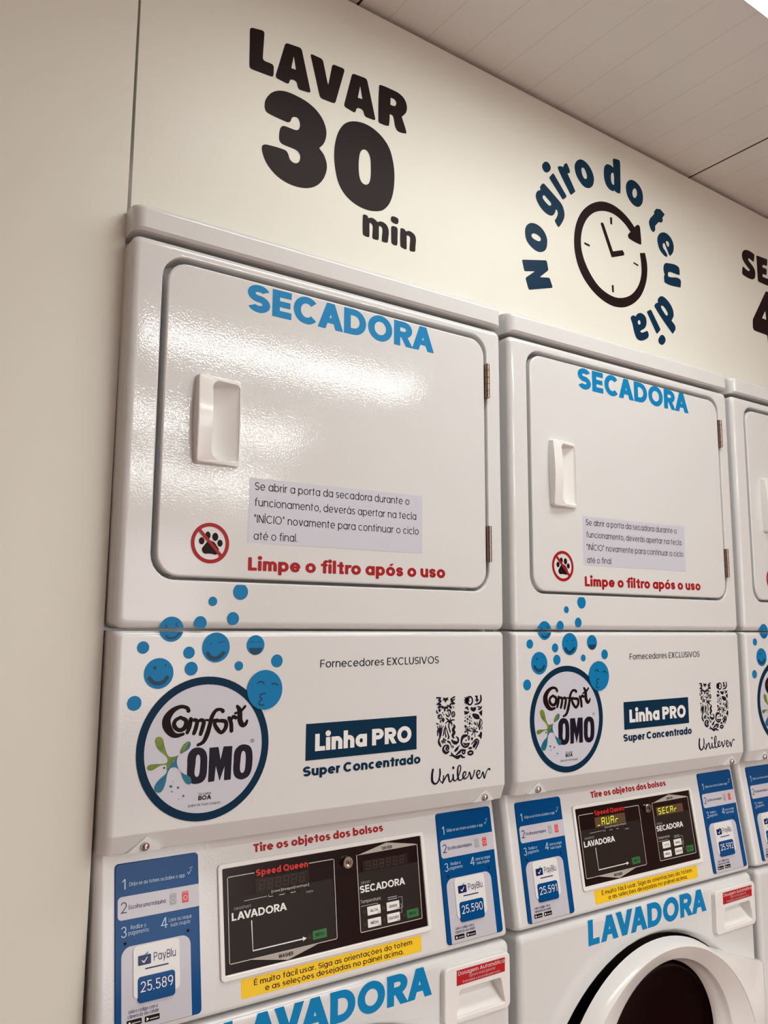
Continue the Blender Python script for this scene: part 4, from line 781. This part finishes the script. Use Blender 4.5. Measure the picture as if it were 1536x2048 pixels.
# sloping control panel
prof = [(0.06, 0.8945), (0.0075, 0.8945), (0.0042, 0.8958), (0.0027, 0.8985), (0.00262, 0.9005)] + [(0.0022 + 0.156 * (z - 0.8987), z) for z in (0.9035, 0.93, 0.97, 1.01, 1.05, 1.09, 1.118)] + [(0.06, 1.118)]
control = part(extrude(prof, 'enamel', e=0.012, yback=0.059), 'control_panel', smooth=True)
def raised(b, x0, x1, z0, z1, r, h, mt, hole=None, bev=0.0008, n=5):
    """plate standing h proud of the sloping panel"""
    def P(x, z, k): p = ctl(x, z); return (p[0], p[1] + 0.00025 - k, p[2])
    loops = [[P(x, z, -0.0005) for x, z in rr(x0, x1, z0, z1, r, n)], [P(x, z, h - bev) for x, z in rr(x0, x1, z0, z1, r, n)], [P(x, z, h) for x, z in rr(x0 + bev, x1 - bev, z0 + bev, z1 - bev, max(r - bev, 0.0005), n)]]
    if hole:
        hx0, hx1, hz0, hz1, hr = hole
        loops += [[P(x, z, h) for x, z in rr(hx0 - bev, hx1 + bev, hz0 - bev, hz1 + bev, hr + bev, n)], [P(x, z, h - bev) for x, z in rr(hx0, hx1, hz0, hz1, hr, n)], [P(x, z, 0.0002) for x, z in rr(hx0, hx1, hz0, hz1, hr, n)]]
        b.loft(loops, mt)
    else: b.loft(loops, mt, cap1=True)
def lifted(h): return lambda x, z, l=0: (x, ctl(x, z, l)[1] - h, z)
b = MB(); raised(b, 0.1752, 0.5252, 0.9310, 1.0738, 0.006, 0.0032, 'white_plastic', (0.1815, 0.5183, 0.9378, 1.0678, 0.0015)); part(b, 'display_bezel', control, smooth=True, label='raised white frame round the black display')
b = MB(); rect2(b, 0.1813, 0.5185, 0.9376, 1.0680, ctl, 'panel_black'); part(b, 'display_panel', control, label='black display panel')
b = MB()
for x0, x1, z0, z1 in ((0.1900, 0.3552, 0.9510, 1.0300), (0.3975, 0.5108, 0.9512, 1.0305)): rect2(b, x0, x1, z0, z1, ctl, 'panel_patch', 1)
LW = 0.0011
line2(b, [(0.2293, 1.0560), (0.1912, 1.0560), (0.1895, 1.0545), (0.1888, 0.9515), (0.1900, 0.9500), (0.3548, 0.9502), (0.3560, 0.9515), (0.3585, 1.0545), (0.3570, 1.0557), (0.3170, 1.0558)], LW, ctl, 'panel_line', 2)
line2(b, [(0.3985, 1.0553), (0.3965, 0.9515), (0.3975, 0.9505), (0.5085, 0.9503), (0.5096, 0.9515), (0.5118, 1.0557)], LW, ctl, 'panel_line', 2)
b.poly([(0.2205, 0.9495), (0.2756, 0.9388), (0.3241, 0.9495)], [], ctl, 'panel_silver', 3)
b.poly([(0.3985, 1.0548), (0.5118, 1.0553), (0.5080, 1.0572), (0.4538, 1.0660)], [], ctl, 'panel_silver', 3)
text(b, 'WASHER', 0.2612, 0.2838, 0.9433, 0.0046, 0.2, 'ink', ctl, 4)
text(b, 'DRYER', 0.4448, 0.4635, 1.0568, 0.0040, 0.2, 'ink', ctl, 4)
text(b, '(washer)', 0.1975, 0.2225, 1.0140, 0.0042, 0.1, 'icon_gray', ctl, 4)
text(b, 'LAVADORA', 0.1937, 0.2772, 1.0014, 0.0098, 0.22, 'white', ctl, 4)
text(b, '(dryer)', 0.4025, 0.4190, 1.0148, 0.0040, 0.1, 'icon_gray', ctl, 4)
text(b, 'SECADORA', 0.3997, 0.4825, 1.0028, 0.0099, 0.22, 'white', ctl, 4)
text(b, 'Temperatura', 0.3995, 0.4350, 0.9888, 0.0046, 0.12, 'panel_line', ctl, 4)
line2(b, [(0.4000, 0.9850), (0.4290, 0.9850), (0.4300, 0.9830)], 0.0007, ctl, 'panel_line', 4)
for z_ in (0.9890, 0.9862): line2(b, [(0.4485, z_), (0.4650, z_)], 0.0012, ctl, 'icon_gray', 4)
line2(b, [(0.4680, 0.9868), (0.4745, 0.9868), (0.4745, 0.9715), (0.4700, 0.9715)], 0.0007, ctl, 'panel_line', 4)
line2(b, [(0.4700, 0.9768), (0.4722, 0.9768), (0.4722, 0.9650), (0.4695, 0.9650)], 0.0007, ctl, 'panel_line', 4)
line2(b, [(0.2227, 0.9968), (0.2230, 0.9600), (0.3010, 0.9603)], 0.0016, ctl, 'white', 4)
b.poly([(0.3000, 0.9573), (0.3062, 0.9603), (0.3000, 0.9633)], [], ctl, 'white', 4)
text(b, 'Speed Queen', 0.2318, 0.3148, 1.0514, 0.0086, 0.27, 'logo_red', ctl, 4)
line2(b, [(0.2130, 1.0232), (0.2470, 1.0236)], 0.0009, ctl, 'icon_gray', 4)
line2(b, [(0.2500, 1.0252), (0.2500, 1.0225), (0.2560, 1.0225)], 0.0008, ctl, 'panel_line', 4)
for s, x0, x1 in (('Lavar', 0.2570, 0.2680), ('Enxaguar', 0.2715, 0.2890), ('Centrifugar', 0.2920, 0.3120)): text(b, s, x0, x1, 1.0270, 0.0028, 0.16, 'panel_line', ctl, 4)
for x_ in (0.2552, 0.2700, 0.2905, 0.3138): line2(b, [(x_, 1.0262), (x_, 1.0300)], 0.0009, ctl, 'panel_line', 4)
for x_ in (0.2665, 0.2845): line2(b, [(x_, 1.0222), (x_ + 0.008, 1.0222)], 0.0008, ctl, 'panel_line', 4)
for x_ in (0.2620, 0.2800, 0.2975, 0.3145): b.poly(circ(x_, 1.0222 if x_ < 0.31 else 1.0236, 0.0022, n=16), [circ(x_, 1.0222 if x_ < 0.31 else 1.0236, 0.0014, n=16)], ctl, 'display_glass', 4)
text(b, 'PORTA', 0.3095, 0.3208, 1.0175, 0.0026, 0.16, 'icon_gray', ctl, 4)
for x_, z_ in ((0.3110, 0.9605), (0.4050, 0.9768), (0.4395, 0.9768), (0.4050, 0.9600), (0.4395, 0.9605), (0.4760, 0.9605)): b.poly(circ(x_, z_, 0.0024, n=16), [circ(x_, z_, 0.0013, n=16)], ctl, 'display_warm', 4)
part(b, 'panel_lettering', control, label='white and red markings on the black display')
P1 = lifted(0.0006)
DIG = []
def digits(s, x0, x1, z0, z1, lit, name):
    b = MB(); rect2(b, x0 - 0.004, x1 + 0.005, z0 - 0.0025, z1 + 0.002, ctl, 'display_warm' if lit else 'display_glass', 2)
    w_ = (x1 - x0) / 6
    for i, ch in enumerate(s):
        seg7(b, ch, x0 + i * w_ + 0.001, z0, w_ * 0.68, z1 - z0, 0.0014, 'digit_lit' if lit else 'digit_off', ctl, 3)
    return b
dw = part(digits('888888', 0.2345, 0.3105, 1.0328, 1.0456, False, 'w'), 'digit_display', control, label='unlit six digit washer display')
dd = part(digits('888888', 0.4118, 0.4865, 1.0327, 1.0440, False, 'd'), 'digit_display', control, label='unlit six digit dryer display')
for x0, x1, z0, z1, s, m_, t_ in ((0.4105, 0.4341, 0.9707, 0.9824, 'ALTA', 'white', 'ink'), (0.4455, 0.4690, 0.9707, 0.9824, 'BAIXA', 'white', 'ink'), (0.4099, 0.4335, 0.9544, 0.9658, 'MÉDIA', 'white', 'ink'), (0.4451, 0.4683, 0.9548, 0.9665, 'DELICADA', 'white', 'ink'), (0.4812, 0.5036, 0.9547, 0.9661, 'INÍCIO', 'key_green', 'key_text_green'), (0.3160, 0.3393, 0.9556, 0.9669, 'INÍCIO', 'key_green', 'key_text_green')):
    b = MB(); raised(b, x0, x1, z0, z1, 0.0006, 0.0011, m_, bev=0.0002, n=2)
    k = x1 - x0
    half = k * (0.40 if len(s) > 6 else 0.30)
    xm = (x0 + x1) / 2
    text(b, s, xm - half, xm + half, z0 + 0.0042, 0.0036, 0.13, t_, lifted(0.0013), 0)
    if m_ == 'white': line2(b, [(x1 - 0.006, z0 + 0.0018), (x1 - 0.001, z0 + 0.0018)], 0.0009, lifted(0.0013), 'icon_gray')
    part(b, 'start_button' if m_ == 'key_green' else 'option_button', control, label='green start key' if m_ == 'key_green' else 'white temperature key')
b = MB(); loops = []
kc = (0.3795, 1.0488)
def kp(r_, h_): 
    return [(kc[0] + r_ * math.cos(2 * PI * i / 28), ctl(0, kc[1])[1] - h_, kc[1] + r_ * math.sin(2 * PI * i / 28)) for i in range(28)]
b.loft([kp(0.0085, -0.001), kp(0.0085, 0.006), kp(0.0078, 0.007), kp(0.0050, 0.007), kp(0.0047, 0.004), kp(0.0030, 0.004), kp(0.0026, 0.0062)], 'chrome', cap1=True)
b.box(kc[0] - 0.0008, kc[0] + 0.0008, ctl(0, kc[1])[1] - 0.0066, ctl(0, kc[1])[1] - 0.005, kc[1] - 0.002, kc[1] + 0.002, 'void')
part(b, 'key_lock', control, smooth=True, label='chrome key lock')
b = MB(); text(b, 'Tire os objetos dos bolsos', 0.2300, 0.4502, 1.0818, 0.0108, 0.26, 'red', ctl, zb1=1.0826); part(b, 'pocket_lettering', control, label='red lettering Tire os objetos dos bolsos')
b = MB(); b.face([ctl(*q, 0) for q in ((0.2043, 0.9051), (0.5036, 0.9055), (0.5050, 0.9276), (0.2042, 0.9281))], 'yellow')
text(b, 'É muito fácil usar. Siga as orientações do totem', 0.2230, 0.4868, 0.9180, 0.0067, 0.145, 'ink', ctl, 1)
text(b, 'e as seleções desejadas no painel acima.', 0.2392, 0.4698, 0.9086, 0.0067, 0.145, 'ink', ctl, 1)
part(b, 'yellow_label', control, label='yellow label with two lines of text')

# blue payment signs, one at each end of the control panel
def payment_sign(dx, sx, z0, z1, number, num_name=None):
    """built in the layout of the left sign, then shifted and scaled"""
    H = 0.0024
    def X(x): return dx + (x - 0.0368) * sx
    def PL(x, z, l=0): p = ctl(X(x), z, l); return (p[0], p[1] - H, p[2])
    b = MB()
    raised(b, X(0.0368), X(0.1476), z0, z1, 0.005, H, 'sign_blue', bev=0.0004)
    b.poly(rr(0.0398, 0.1474, 1.0284, 1.0554, (0.0006, 0.005, 0.005, 0.0006), 5), [], PL, 'sign_gray', 0)
    b.poly(rr(0.0443, 0.1344, z0 + 0.0006, 0.9975, (0.012, 0.012, 0.001, 0.001), 6), [], PL, 'sign_gray', 0)
    for s, x0, x1, z, c_, w_, m_ in (('1', 0.0450, 0.0498, 1.0635, 0.0122, 0.12, 'sign_pale'), ('2', 0.0435, 0.0512, 1.0364, 0.0128, 0.1, 'sign_navy'), ('3', 0.0436, 0.0510, 1.0086, 0.0126, 0.1, 'sign_pale'), ('4', 0.0950, 0.1042, 1.0102, 0.0126, 0.1, 'sign_pale'),
            ('Dirija-se ao totem ou baixe o app', 0.0544, 0.1285, 1.0666, 0.0044, 0.15, 'sign_pale'), ('Escolha uma máquina', 0.0536, 0.1017, 1.0398, 0.0048, 0.15, 'sign_navy'),
            ('Realize o', 0.0560, 0.0758, 1.0164, 0.0046, 0.13, 'sign_pale'), ('pagamento', 0.0530, 0.0792, 1.0104, 0.0046, 0.13, 'sign_pale'), ('Lave ou seque', 0.1056, 0.1366, 1.0163, 0.0046, 0.13, 'sign_pale'), ('suas roupas', 0.1078, 0.1345, 1.0104, 0.0046, 0.13, 'sign_pale'),
            ('Leia o código com a', 0.0532, 0.0897, 0.9231, 0.0040, 0.15, 'sign_navy'), ('câmera do seu celular', 0.0520, 0.0910, 0.9180, 0.0040, 0.15, 'sign_navy')):
        text(b, s, x0, x1, z, c_, w_, m_, PL, 1)
    # app tick, machine pictograms, app store buttons, screw heads
    brush(b, [(0.1320, 1.0720, .0007), (0.1335, 1.0690, .0009), (0.1375, 1.0745, .0007)], PL, 'sign_pale', 1, smooth=False); brush(b, [(0.1350, 1.0760, .0007), (0.1390, 1.0772, .0007)], PL, 'sign_pale', 1)
    for x_, m_, in ((0.1075, 'icon_gray'), (0.1240, 'icon_red')):
        rect2(b, x_, x_ + 0.0088, 1.0358, 1.0492, PL, m_, 1); rect2(b, x_, x_ + 0.0088, 1.0474, 1.0480, PL, 'sign_gray', 2)
        b.poly(circ(x_ + 0.0044, 1.0416, 0.0030, n=18), [circ(x_ + 0.0044, 1.0416, 0.0021, n=18)], PL, 'sign_gray', 2)
    for x0, x1 in ((0.0506, 0.0694), (0.0732, 0.0921)):
        rect2(b, x0, x1, 0.9095, 0.9160, PL, 'ink', 1, r=0.0008); line2(b, [(x0 + 0.0070, 0.9122), (x1 - 0.002, 0.9122)], 0.0014, PL, 'icon_gray', 2)
        if x0 < 0.06: b.poly(circ(x0 + 0.0035, 0.9125, 0.0014, 0.0017, 12), [], PL, 'white', 2)
        else: b.poly([(x0 + 0.0022, 0.9106), (x0 + 0.0056, 0.9126), (x0 + 0.0022, 0.9147)], [], PL, 'white', 2)
    for x_, z_ in ((0.0490, 1.0016), (0.1313, 1.0018)): b.poly(circ(x_, z_, 0.0019, n=16), [], PL, 'ink', 1)
    sign = part(b, 'payment_sign', label='blue payment sign with white card')
    b = MB()
    def raised2(x0, x1, za, zb_, r, h, mt, bev=0.0003):
        def P(x, z, k): p = PL(x, z); return (p[0], p[1] - k, p[2])
        b.loft([[P(x, z, 0) for x, z in rr(x0, x1, za, zb_, r, 6)], [P(x, z, h - bev) for x, z in rr(x0, x1, za, zb_, r, 6)], [P(x, z, h) for x, z in rr(x0 + bev, x1 - bev, za + bev, zb_ - bev, r - bev, 6)]], mt, cap1=True)
    raised2(0.0588, 0.1190, 0.9382, 0.9962, 0.005, 0.0012, 'sign_white')
    def PK(x, z, l=0): p = PL(x, z, l); return (p[0], p[1] - 0.00145, p[2])
    b.poly(rr(0.0648, 0.0814, 0.9738, 0.9850, 0.0012, 4), [], PK, 'sign_navy', 0)
    brush(b, [(0.0700, 0.9790, .0012), (0.0722, 0.9768, .0014), (0.0765, 0.9820, .0010)], PK, 'white', 1, smooth=False)
    b.poly([(0.0725, 0.9850), (0.0765, 0.9850), (0.0782, 0.9876), (0.0772, 0.9882)], [], PK, 'teal', 1)
    text(b, 'PayBlu', 0.0850, 0.1138, 0.9760, 0.0096, 0.115, 'sign_navy', PK, 0)
    line2(b, [(0.0745, 0.9692), (0.1035, 0.9692)], 0.0016, PK, 'sign_navy', 0)
    card = part(b, 'sign_card', sign, label='white card with the sign maker logo')
    b = MB(); raised2(0.0645, 0.1123, 0.9322, 0.9612, 0.004, 0.0022, 'sign_blue')
    def PN(x, z, l=0): p = PL(x, z, l); return (p[0], p[1] - 0.00245, p[2])
    text(b, number, 0.0675, 0.1093, 0.9442, 0.0118, 0.105, 'white', PN, 0)
    num = part(b, 'number_tile', sign, label='dark blue tile numbered ' + number)
    return sign, num, (PN, raised2)
payment_sign(0.0368, 1.0, 0.9030, 1.0938, '25.589')
payment_sign(0.5533, 1.043, 0.9038, 1.0955, '25.590')

# washer front with its round opening
DC, DRAD = (0.3600, 0.5000), 0.3330
def circ_from(loop, c, r): 
    o = []
    for x, y, z in loop:
        d = math.hypot(x - c[0], z - c[1]); o.append((c[0] + (x - c[0]) / d * r, c[1] + (z - c[1]) / d * r))
    return o
def dense(x0, x1, z0, z1, r, m=16):
    c = rr(x0, x1, z0, z1, r, 5); o = []
    for i in range(len(c)):
        a, d = c[i], c[(i + 1) % len(c)]
        L = math.hypot(d[0] - a[0], d[1] - a[1]); n = m if L > 0.1 else 1
        for k in range(n): o.append((a[0] + (d[0] - a[0]) * k / n, a[1] + (d[1] - a[1]) * k / n))
    return o
b = MB(); loops = []
FX0, FX1, FZ0, FZ1 = XL, XR, 0.03, 0.8890
loops.append([(x, 0.05, z) for x, z in dense(FX0, FX1, FZ0, FZ1, 0.012)])
e = 0.012
for k in range(7):
    a = PI / 2 * k / 6; i = e * (1 - math.cos(a)); y = -0.0008 + e - e * math.sin(a)
    loops.append([(x, y, z) for x, z in dense(FX0 + i, FX1 - i, FZ0 + i, FZ1 - i, 0.012 - i * 0.5)])
RAD = min(DRAD, 0.316)
cc = (0.3475, 0.4975)
ARC = (0.3600, 0.5000)
base = loops[-1]
def hole_loop(r, y):
    o = []
    for x, z in circ_from(base, ARC, r):
        o.append((min(max(x, FX0 + 0.018), FX1 - 0.018), y, z))
    return o
loops += [hole_loop(0.333, -0.0008), hole_loop(0.330, 0.0004), hole_loop(0.327, 0.004), hole_loop(0.322, 0.012)]
nb = len(loops) - 4
b.loft(loops[:nb], 'enamel'); b.loft(loops[nb:], 'enamel')
DH = (0.5575, 0.6625, 0.7985, 0.8425)
dh = rr(*DH, 0.004, 4)
b.poly([(p[0], p[2]) for p in loops[nb - 1]], [[(p[0], p[2]) for p in loops[nb]], dh], lambda x, z, l=0: (x, -0.0008, z), 'enamel')
b.loft([[(x, -0.0008, z) for x, z in dh], [(x, 0.03, z) for x, z in dh]], 'enamel')
washer = part(b, 'washer_front', smooth=True)
b = MB(); b.loft([hole_loop(0.322, 0.012), hole_loop(0.312, 0.034), hole_loop(0.25, 0.046)], 'recess_shade')  # enamel basin round the door, coloured dark to paint its shade
part(b, 'door_recess', washer, smooth=True, label='recess behind the round door, its shade painted in')
PW = front(-0.0008)
b = MB(); text(b, 'LAVADORA', 0.1778, 0.5200, 0.8414, 0.0428, 0.27, 'blue', PW); part(b, 'washer_lettering', washer, label='blue LAVADORA lettering')
# round door with its hinge flare on the right
ND = 96
def ring(c, r, y, sq=0.0): return [(c[0] + r * math.cos(2 * PI * i / ND), y, c[1] + r * math.sin(2 * PI * i / ND)) for i in range(ND)]
def mixl(a, c, t): return [tuple(p[k] * (1 - t) + q[k] * t for k in range(3)) for p, q in zip(a, c)]
back = ring((0.342, 0.545), 0.225, 0.030)
under = ring((0.342, 0.547), 0.262, -0.010)
rim = ring((0.342, 0.549), 0.2795, -0.020)
ridge = ring((0.343, 0.560), 0.2583, -0.0500)
inner = ring((0.360, 0.602), 0.1870, -0.0290)
glassl = ring((0.362, 0.620), 0.1635, -0.012)
def bulge(a, c, t, dy): return [(p[0], p[1] + dy, p[2]) for p in mixl(a, c, t)]
b = MB()
b.loft([back, under, rim, bulge(rim, ridge, 0.25, -0.0045), bulge(rim, ridge, 0.55, -0.0055), bulge(rim, ridge, 0.85, -0.0025), ridge, bulge(ridge, inner, 0.1, -0.0004), bulge(ridge, inner, 0.5, -0.0003), bulge(ridge, inner, 0.95, 0.0), inner, bulge(inner, glassl, 0.15, 0.002), bulge(inner, glassl, 0.6, 0.002), glassl, ring((0.362, 0.620), 0.160, -0.004)], 'white_plastic')
wdoor = part(b, 'washer_door', smooth=True, angle=50)
b = MB(); gl = []
for k in range(9):
    t = k / 8; gl.append(ring((0.362, 0.620), 0.1622 * math.cos(t * PI / 2 * 0.96), -0.008 + 0.05 * math.sin(t * PI / 2)))
b.loft(gl, 'door_glass', cap1=True); part(b, 'door_glass', wdoor, smooth=True, label='dark glass bowl')
# flare: from the ridge out to the right edge
b = MB(); rows = []
NF = 28
for i in range(NF + 1):
    t = i / NF
    a = math.radians(62 - 124 * t)                       # along the ring
    p0 = (0.343 + 0.2575 * math.cos(a), -0.0503, 0.560 + 0.2575 * math.sin(a))
    p1 = (0.342 + 0.2795 * math.cos(a), -0.0210, 0.549 + 0.2795 * math.sin(a))
    zt = 0.7135 - (0.7135 - 0.385) * t
    q3 = (0.6845, -0.0110, zt); q2 = (0.672, -0.0190 - 0.004 * math.sin(PI * t), zt + (0.004 if t < 0.02 else 0))
    def lerp(p, q, s): return tuple(p[k] * (1 - s) + q[k] * s for k in range(3))
    r_ = [p0, lerp(p0, q2, 0.25), lerp(p0, q2, 0.5), lerp(p0, q2, 0.78), q2, (0.680, -0.0165 - 0.002 * math.sin(PI * t), zt), q3, (0.6846, 0.012, zt)]
    rows.append(r_)
top0 = [(p[0], 0.012 if k < 7 else p[1], p[2] + (0.004 if k < 6 else 0)) for k, p in enumerate(rows[0])]
mid0 = [(p[0], p[1] * 0.75 + 0.001, p[2] + 0.0035) for p in rows[0]]
bot0 = [(p[0], 0.012, p[2]) for p in rows[-1]]
b.loft([top0, mid0] + rows + [bot0], 'white_plastic', closed=False)
part(b, 'hinge_cover', wdoor, smooth=True, angle=40)
# detergent drawer
b = MB()
def drw(i, y, n=5):
    c = rr(0.5365 + i, 0.6725 - i, 0.7930 + i, 0.8765 - i, max(0.010 - i, 0.001), n)
    o = []
    for x, z in c:
        if z < 0.83:                       # lower edge sags a little and rises to the right
            s = (x - 0.5365) / 0.136
            z = z - 0.0035 * math.sin(PI * s) + (-0.0015 + 0.003 * (1 - s)) * 0.5
        o.append((x, y, z))
    return o
m = len(drw(0, 0))
def pocket(i, f, r=0.005):
    z0, z1 = 0.8005, 0.8405
    q = [(0.6520 - i, z1 - i), (0.5665 + i, z1 - i), (0.5600 + i, z0 + i), (0.6605 - i, z0 + i)]
    return [(x, f(z), z) for x, z in fillet(q, r, 5)]
scoop = lambda z: -0.0090 + 0.034 * ((z - 0.8005) / 0.04) ** 0.85 if z > 0.8005 else -0.0090
b.loft([drw(0, -0.0008), drw(0, -0.0085), drw(0.0006, -0.0102), drw(0.0022, -0.0112), pocket(-0.0008, lambda z: -0.0113), pocket(0.0, lambda z: -0.0106), pocket(0.0008, lambda z: max(-0.0095, scoop(z) - 0.002)), pocket(0.0016, scoop)], 'white_plastic', cap1=True)
drawer = part(b, 'detergent_drawer', smooth=True, angle=28)
b = MB(); PX = front(-0.0113)
b.face([PX(*q, 0) for q in ((0.5600, 0.8478), (0.6600, 0.8482), (0.6605, 0.8695), (0.5604, 0.8700))], 'label_red')
text(b, 'Dosagem Automática', 0.5630, 0.6585, 0.8622, 0.0056, 0.12, 'white', PX, 1)
text(b, '(ignore essa gaveta)', 0.5850, 0.6390, 0.8562, 0.0040, 0.11, 'sign_gray', PX, 1)
text(b, 'Praticidade e economia para você', 0.5720, 0.6490, 0.8500, 0.0034, 0.12, 'sign_gray', PX, 1)
part(b, 'drawer_label', drawer, label='red label with three lines of pale text')

tag(machine, 'white stacked washer and dryer at the left by the cream panel, both displays dark', 'washing machine', 'stacked laundry machines along the wall')

# ---------------------------------------------------------------- the other two machines: copies with their own signs and displays
def copy_tree(o, parent=None):
    c = o.copy(); COL.objects.link(c)
    if parent is not None: c.parent = parent
    for ch in o.children: copy_tree(ch, c)
    return c
def swap(root, base, idx, b, label):
    hits = sorted([o for o in root.children_recursive if o.name.split('.')[0] == base], key=lambda o: sum(v.co.x for v in o.data.vertices) / len(o.data.vertices))
    t = hits[idx]; tmp = b.build(base); t.data = tmp.data; bpy.data.objects.remove(tmp); t['label'] = label
def number_mesh(dx, sx, number):
    b = MB(); H = 0.0024
    def PL(x, z, l=0): p = ctl(dx + (x - 0.0368) * sx, z, l); return (p[0], p[1] - H, p[2])
    def P(x, z, k): p = PL(x, z); return (p[0], p[1] - k, p[2])
    bev, h, r = 0.0003, 0.0022, 0.004
    b.loft([[P(x, z, 0) for x, z in rr(0.0645, 0.1123, 0.9322, 0.9612, r, 6)], [P(x, z, h - bev) for x, z in rr(0.0645, 0.1123, 0.9322, 0.9612, r, 6)], [P(x, z, h) for x, z in rr(0.0645 + bev, 0.1123 - bev, 0.9322 + bev, 0.9612 - bev, r - bev, 6)]], 'sign_blue', cap1=True)
    text(b, number, 0.0675, 0.1093, 0.9442, 0.0118, 0.105, 'white', lambda x, z, l=0: P(x, z, 0.0022 + 0.00025 * (l + 1)), 0)
    return b
PITCH = 0.69
m2 = copy_tree(machine); m2.location.x = OX + PITCH
tag(m2, 'middle white stacked washer and dryer with both displays lit and its round door showing')
swap(m2, 'number_tile', 0, number_mesh(0.0368, 1.0, '25.591'), 'dark blue tile numbered 25.591')
swap(m2, 'number_tile', 1, number_mesh(0.5533, 1.043, '25.592'), 'dark blue tile numbered 25.592')
swap(m2, 'digit_display', 0, digits('_AUAr ', 0.2345, 0.3105, 1.0328, 1.0456, True, 'w'), 'washer display lit yellow green')
swap(m2, 'digit_display', 1, digits('SECAr ', 0.4118, 0.4865, 1.0327, 1.0440, True, 'd'), 'dryer display lit yellow green')
m3 = copy_tree(machine); m3.location.x = OX + 2 * PITCH
tag(m3, 'right-hand white stacked washer and dryer, cut off by the edge of the photo')
swap(m3, 'number_tile', 0, number_mesh(0.0368, 1.0, '25.593'), 'dark blue number tile')
swap(m3, 'number_tile', 1, number_mesh(0.5533, 1.043, '25.594'), 'dark blue number tile')
for root, d in ((m2, (0.0085, 0.0018)), (m3, (0.006, 0.001))):
    for o in root.children_recursive:
        if o.name.split('.')[0] in ('door_lettering',): o.location.x += d[0]; o.location.z += d[1]

# ================================================================ vinyl lettering on the fascia
PV = front(YW)
def decal(name, cat, label, words, mt, r=0.006):
    allp = [p for _, gl in words for g in gl for p in g[1]]
    cx = sum(p[0] for p in allp) / len(allp); z0 = min(p[1] for p in allp)
    t = empty(name, (cx, YW, z0)); tag(t, label, cat)
    for w_, gl in words:
        b = MB()
        for ty, o_, hs in gl:
            b.poly(shape(ty, o_, r), [shape(ht, h_, r * 0.2) for ht, h_ in hs], PV, mt, 0)
        b.build(w_, t, loc=(-cx, -YW, -z0))
    return t
decal('wall_lettering', 'wall sign', 'large black wall lettering reading LAVAR 30 min above the left machine', [('word', WALL['LAVAR']), ('numeral', WALL['30']), ('word', WALL['min'])], 'ink', 0.0055)
decal('clock_symbol', 'wall sign', 'black clock symbol with a curved arrow rim on the wall', [('arrow_rim', WALL['arrow']), ('clock_hands', WALL['hands']), ('hour_mark', WALL['ticks'][:1]), ('hour_mark', WALL['ticks'][1:2]), ('hour_mark', WALL['ticks'][2:3]), ('hour_mark', WALL['ticks'][3:])], 'ink', 0.0025)
decal('circle_lettering', 'wall sign', 'dark blue lettering No giro do teu dia running round the clock symbol', [('word', WALL[k]) for k in ('No', 'giro', 'do', 'teu', 'dia')], 'navy', 0.004)
decal('wall_lettering', 'wall sign', 'large black wall lettering above the right machine, cut off at SE and 4', [('word', WALL['SE']), ('numeral', WALL['4'])], 'ink', 0.0045)
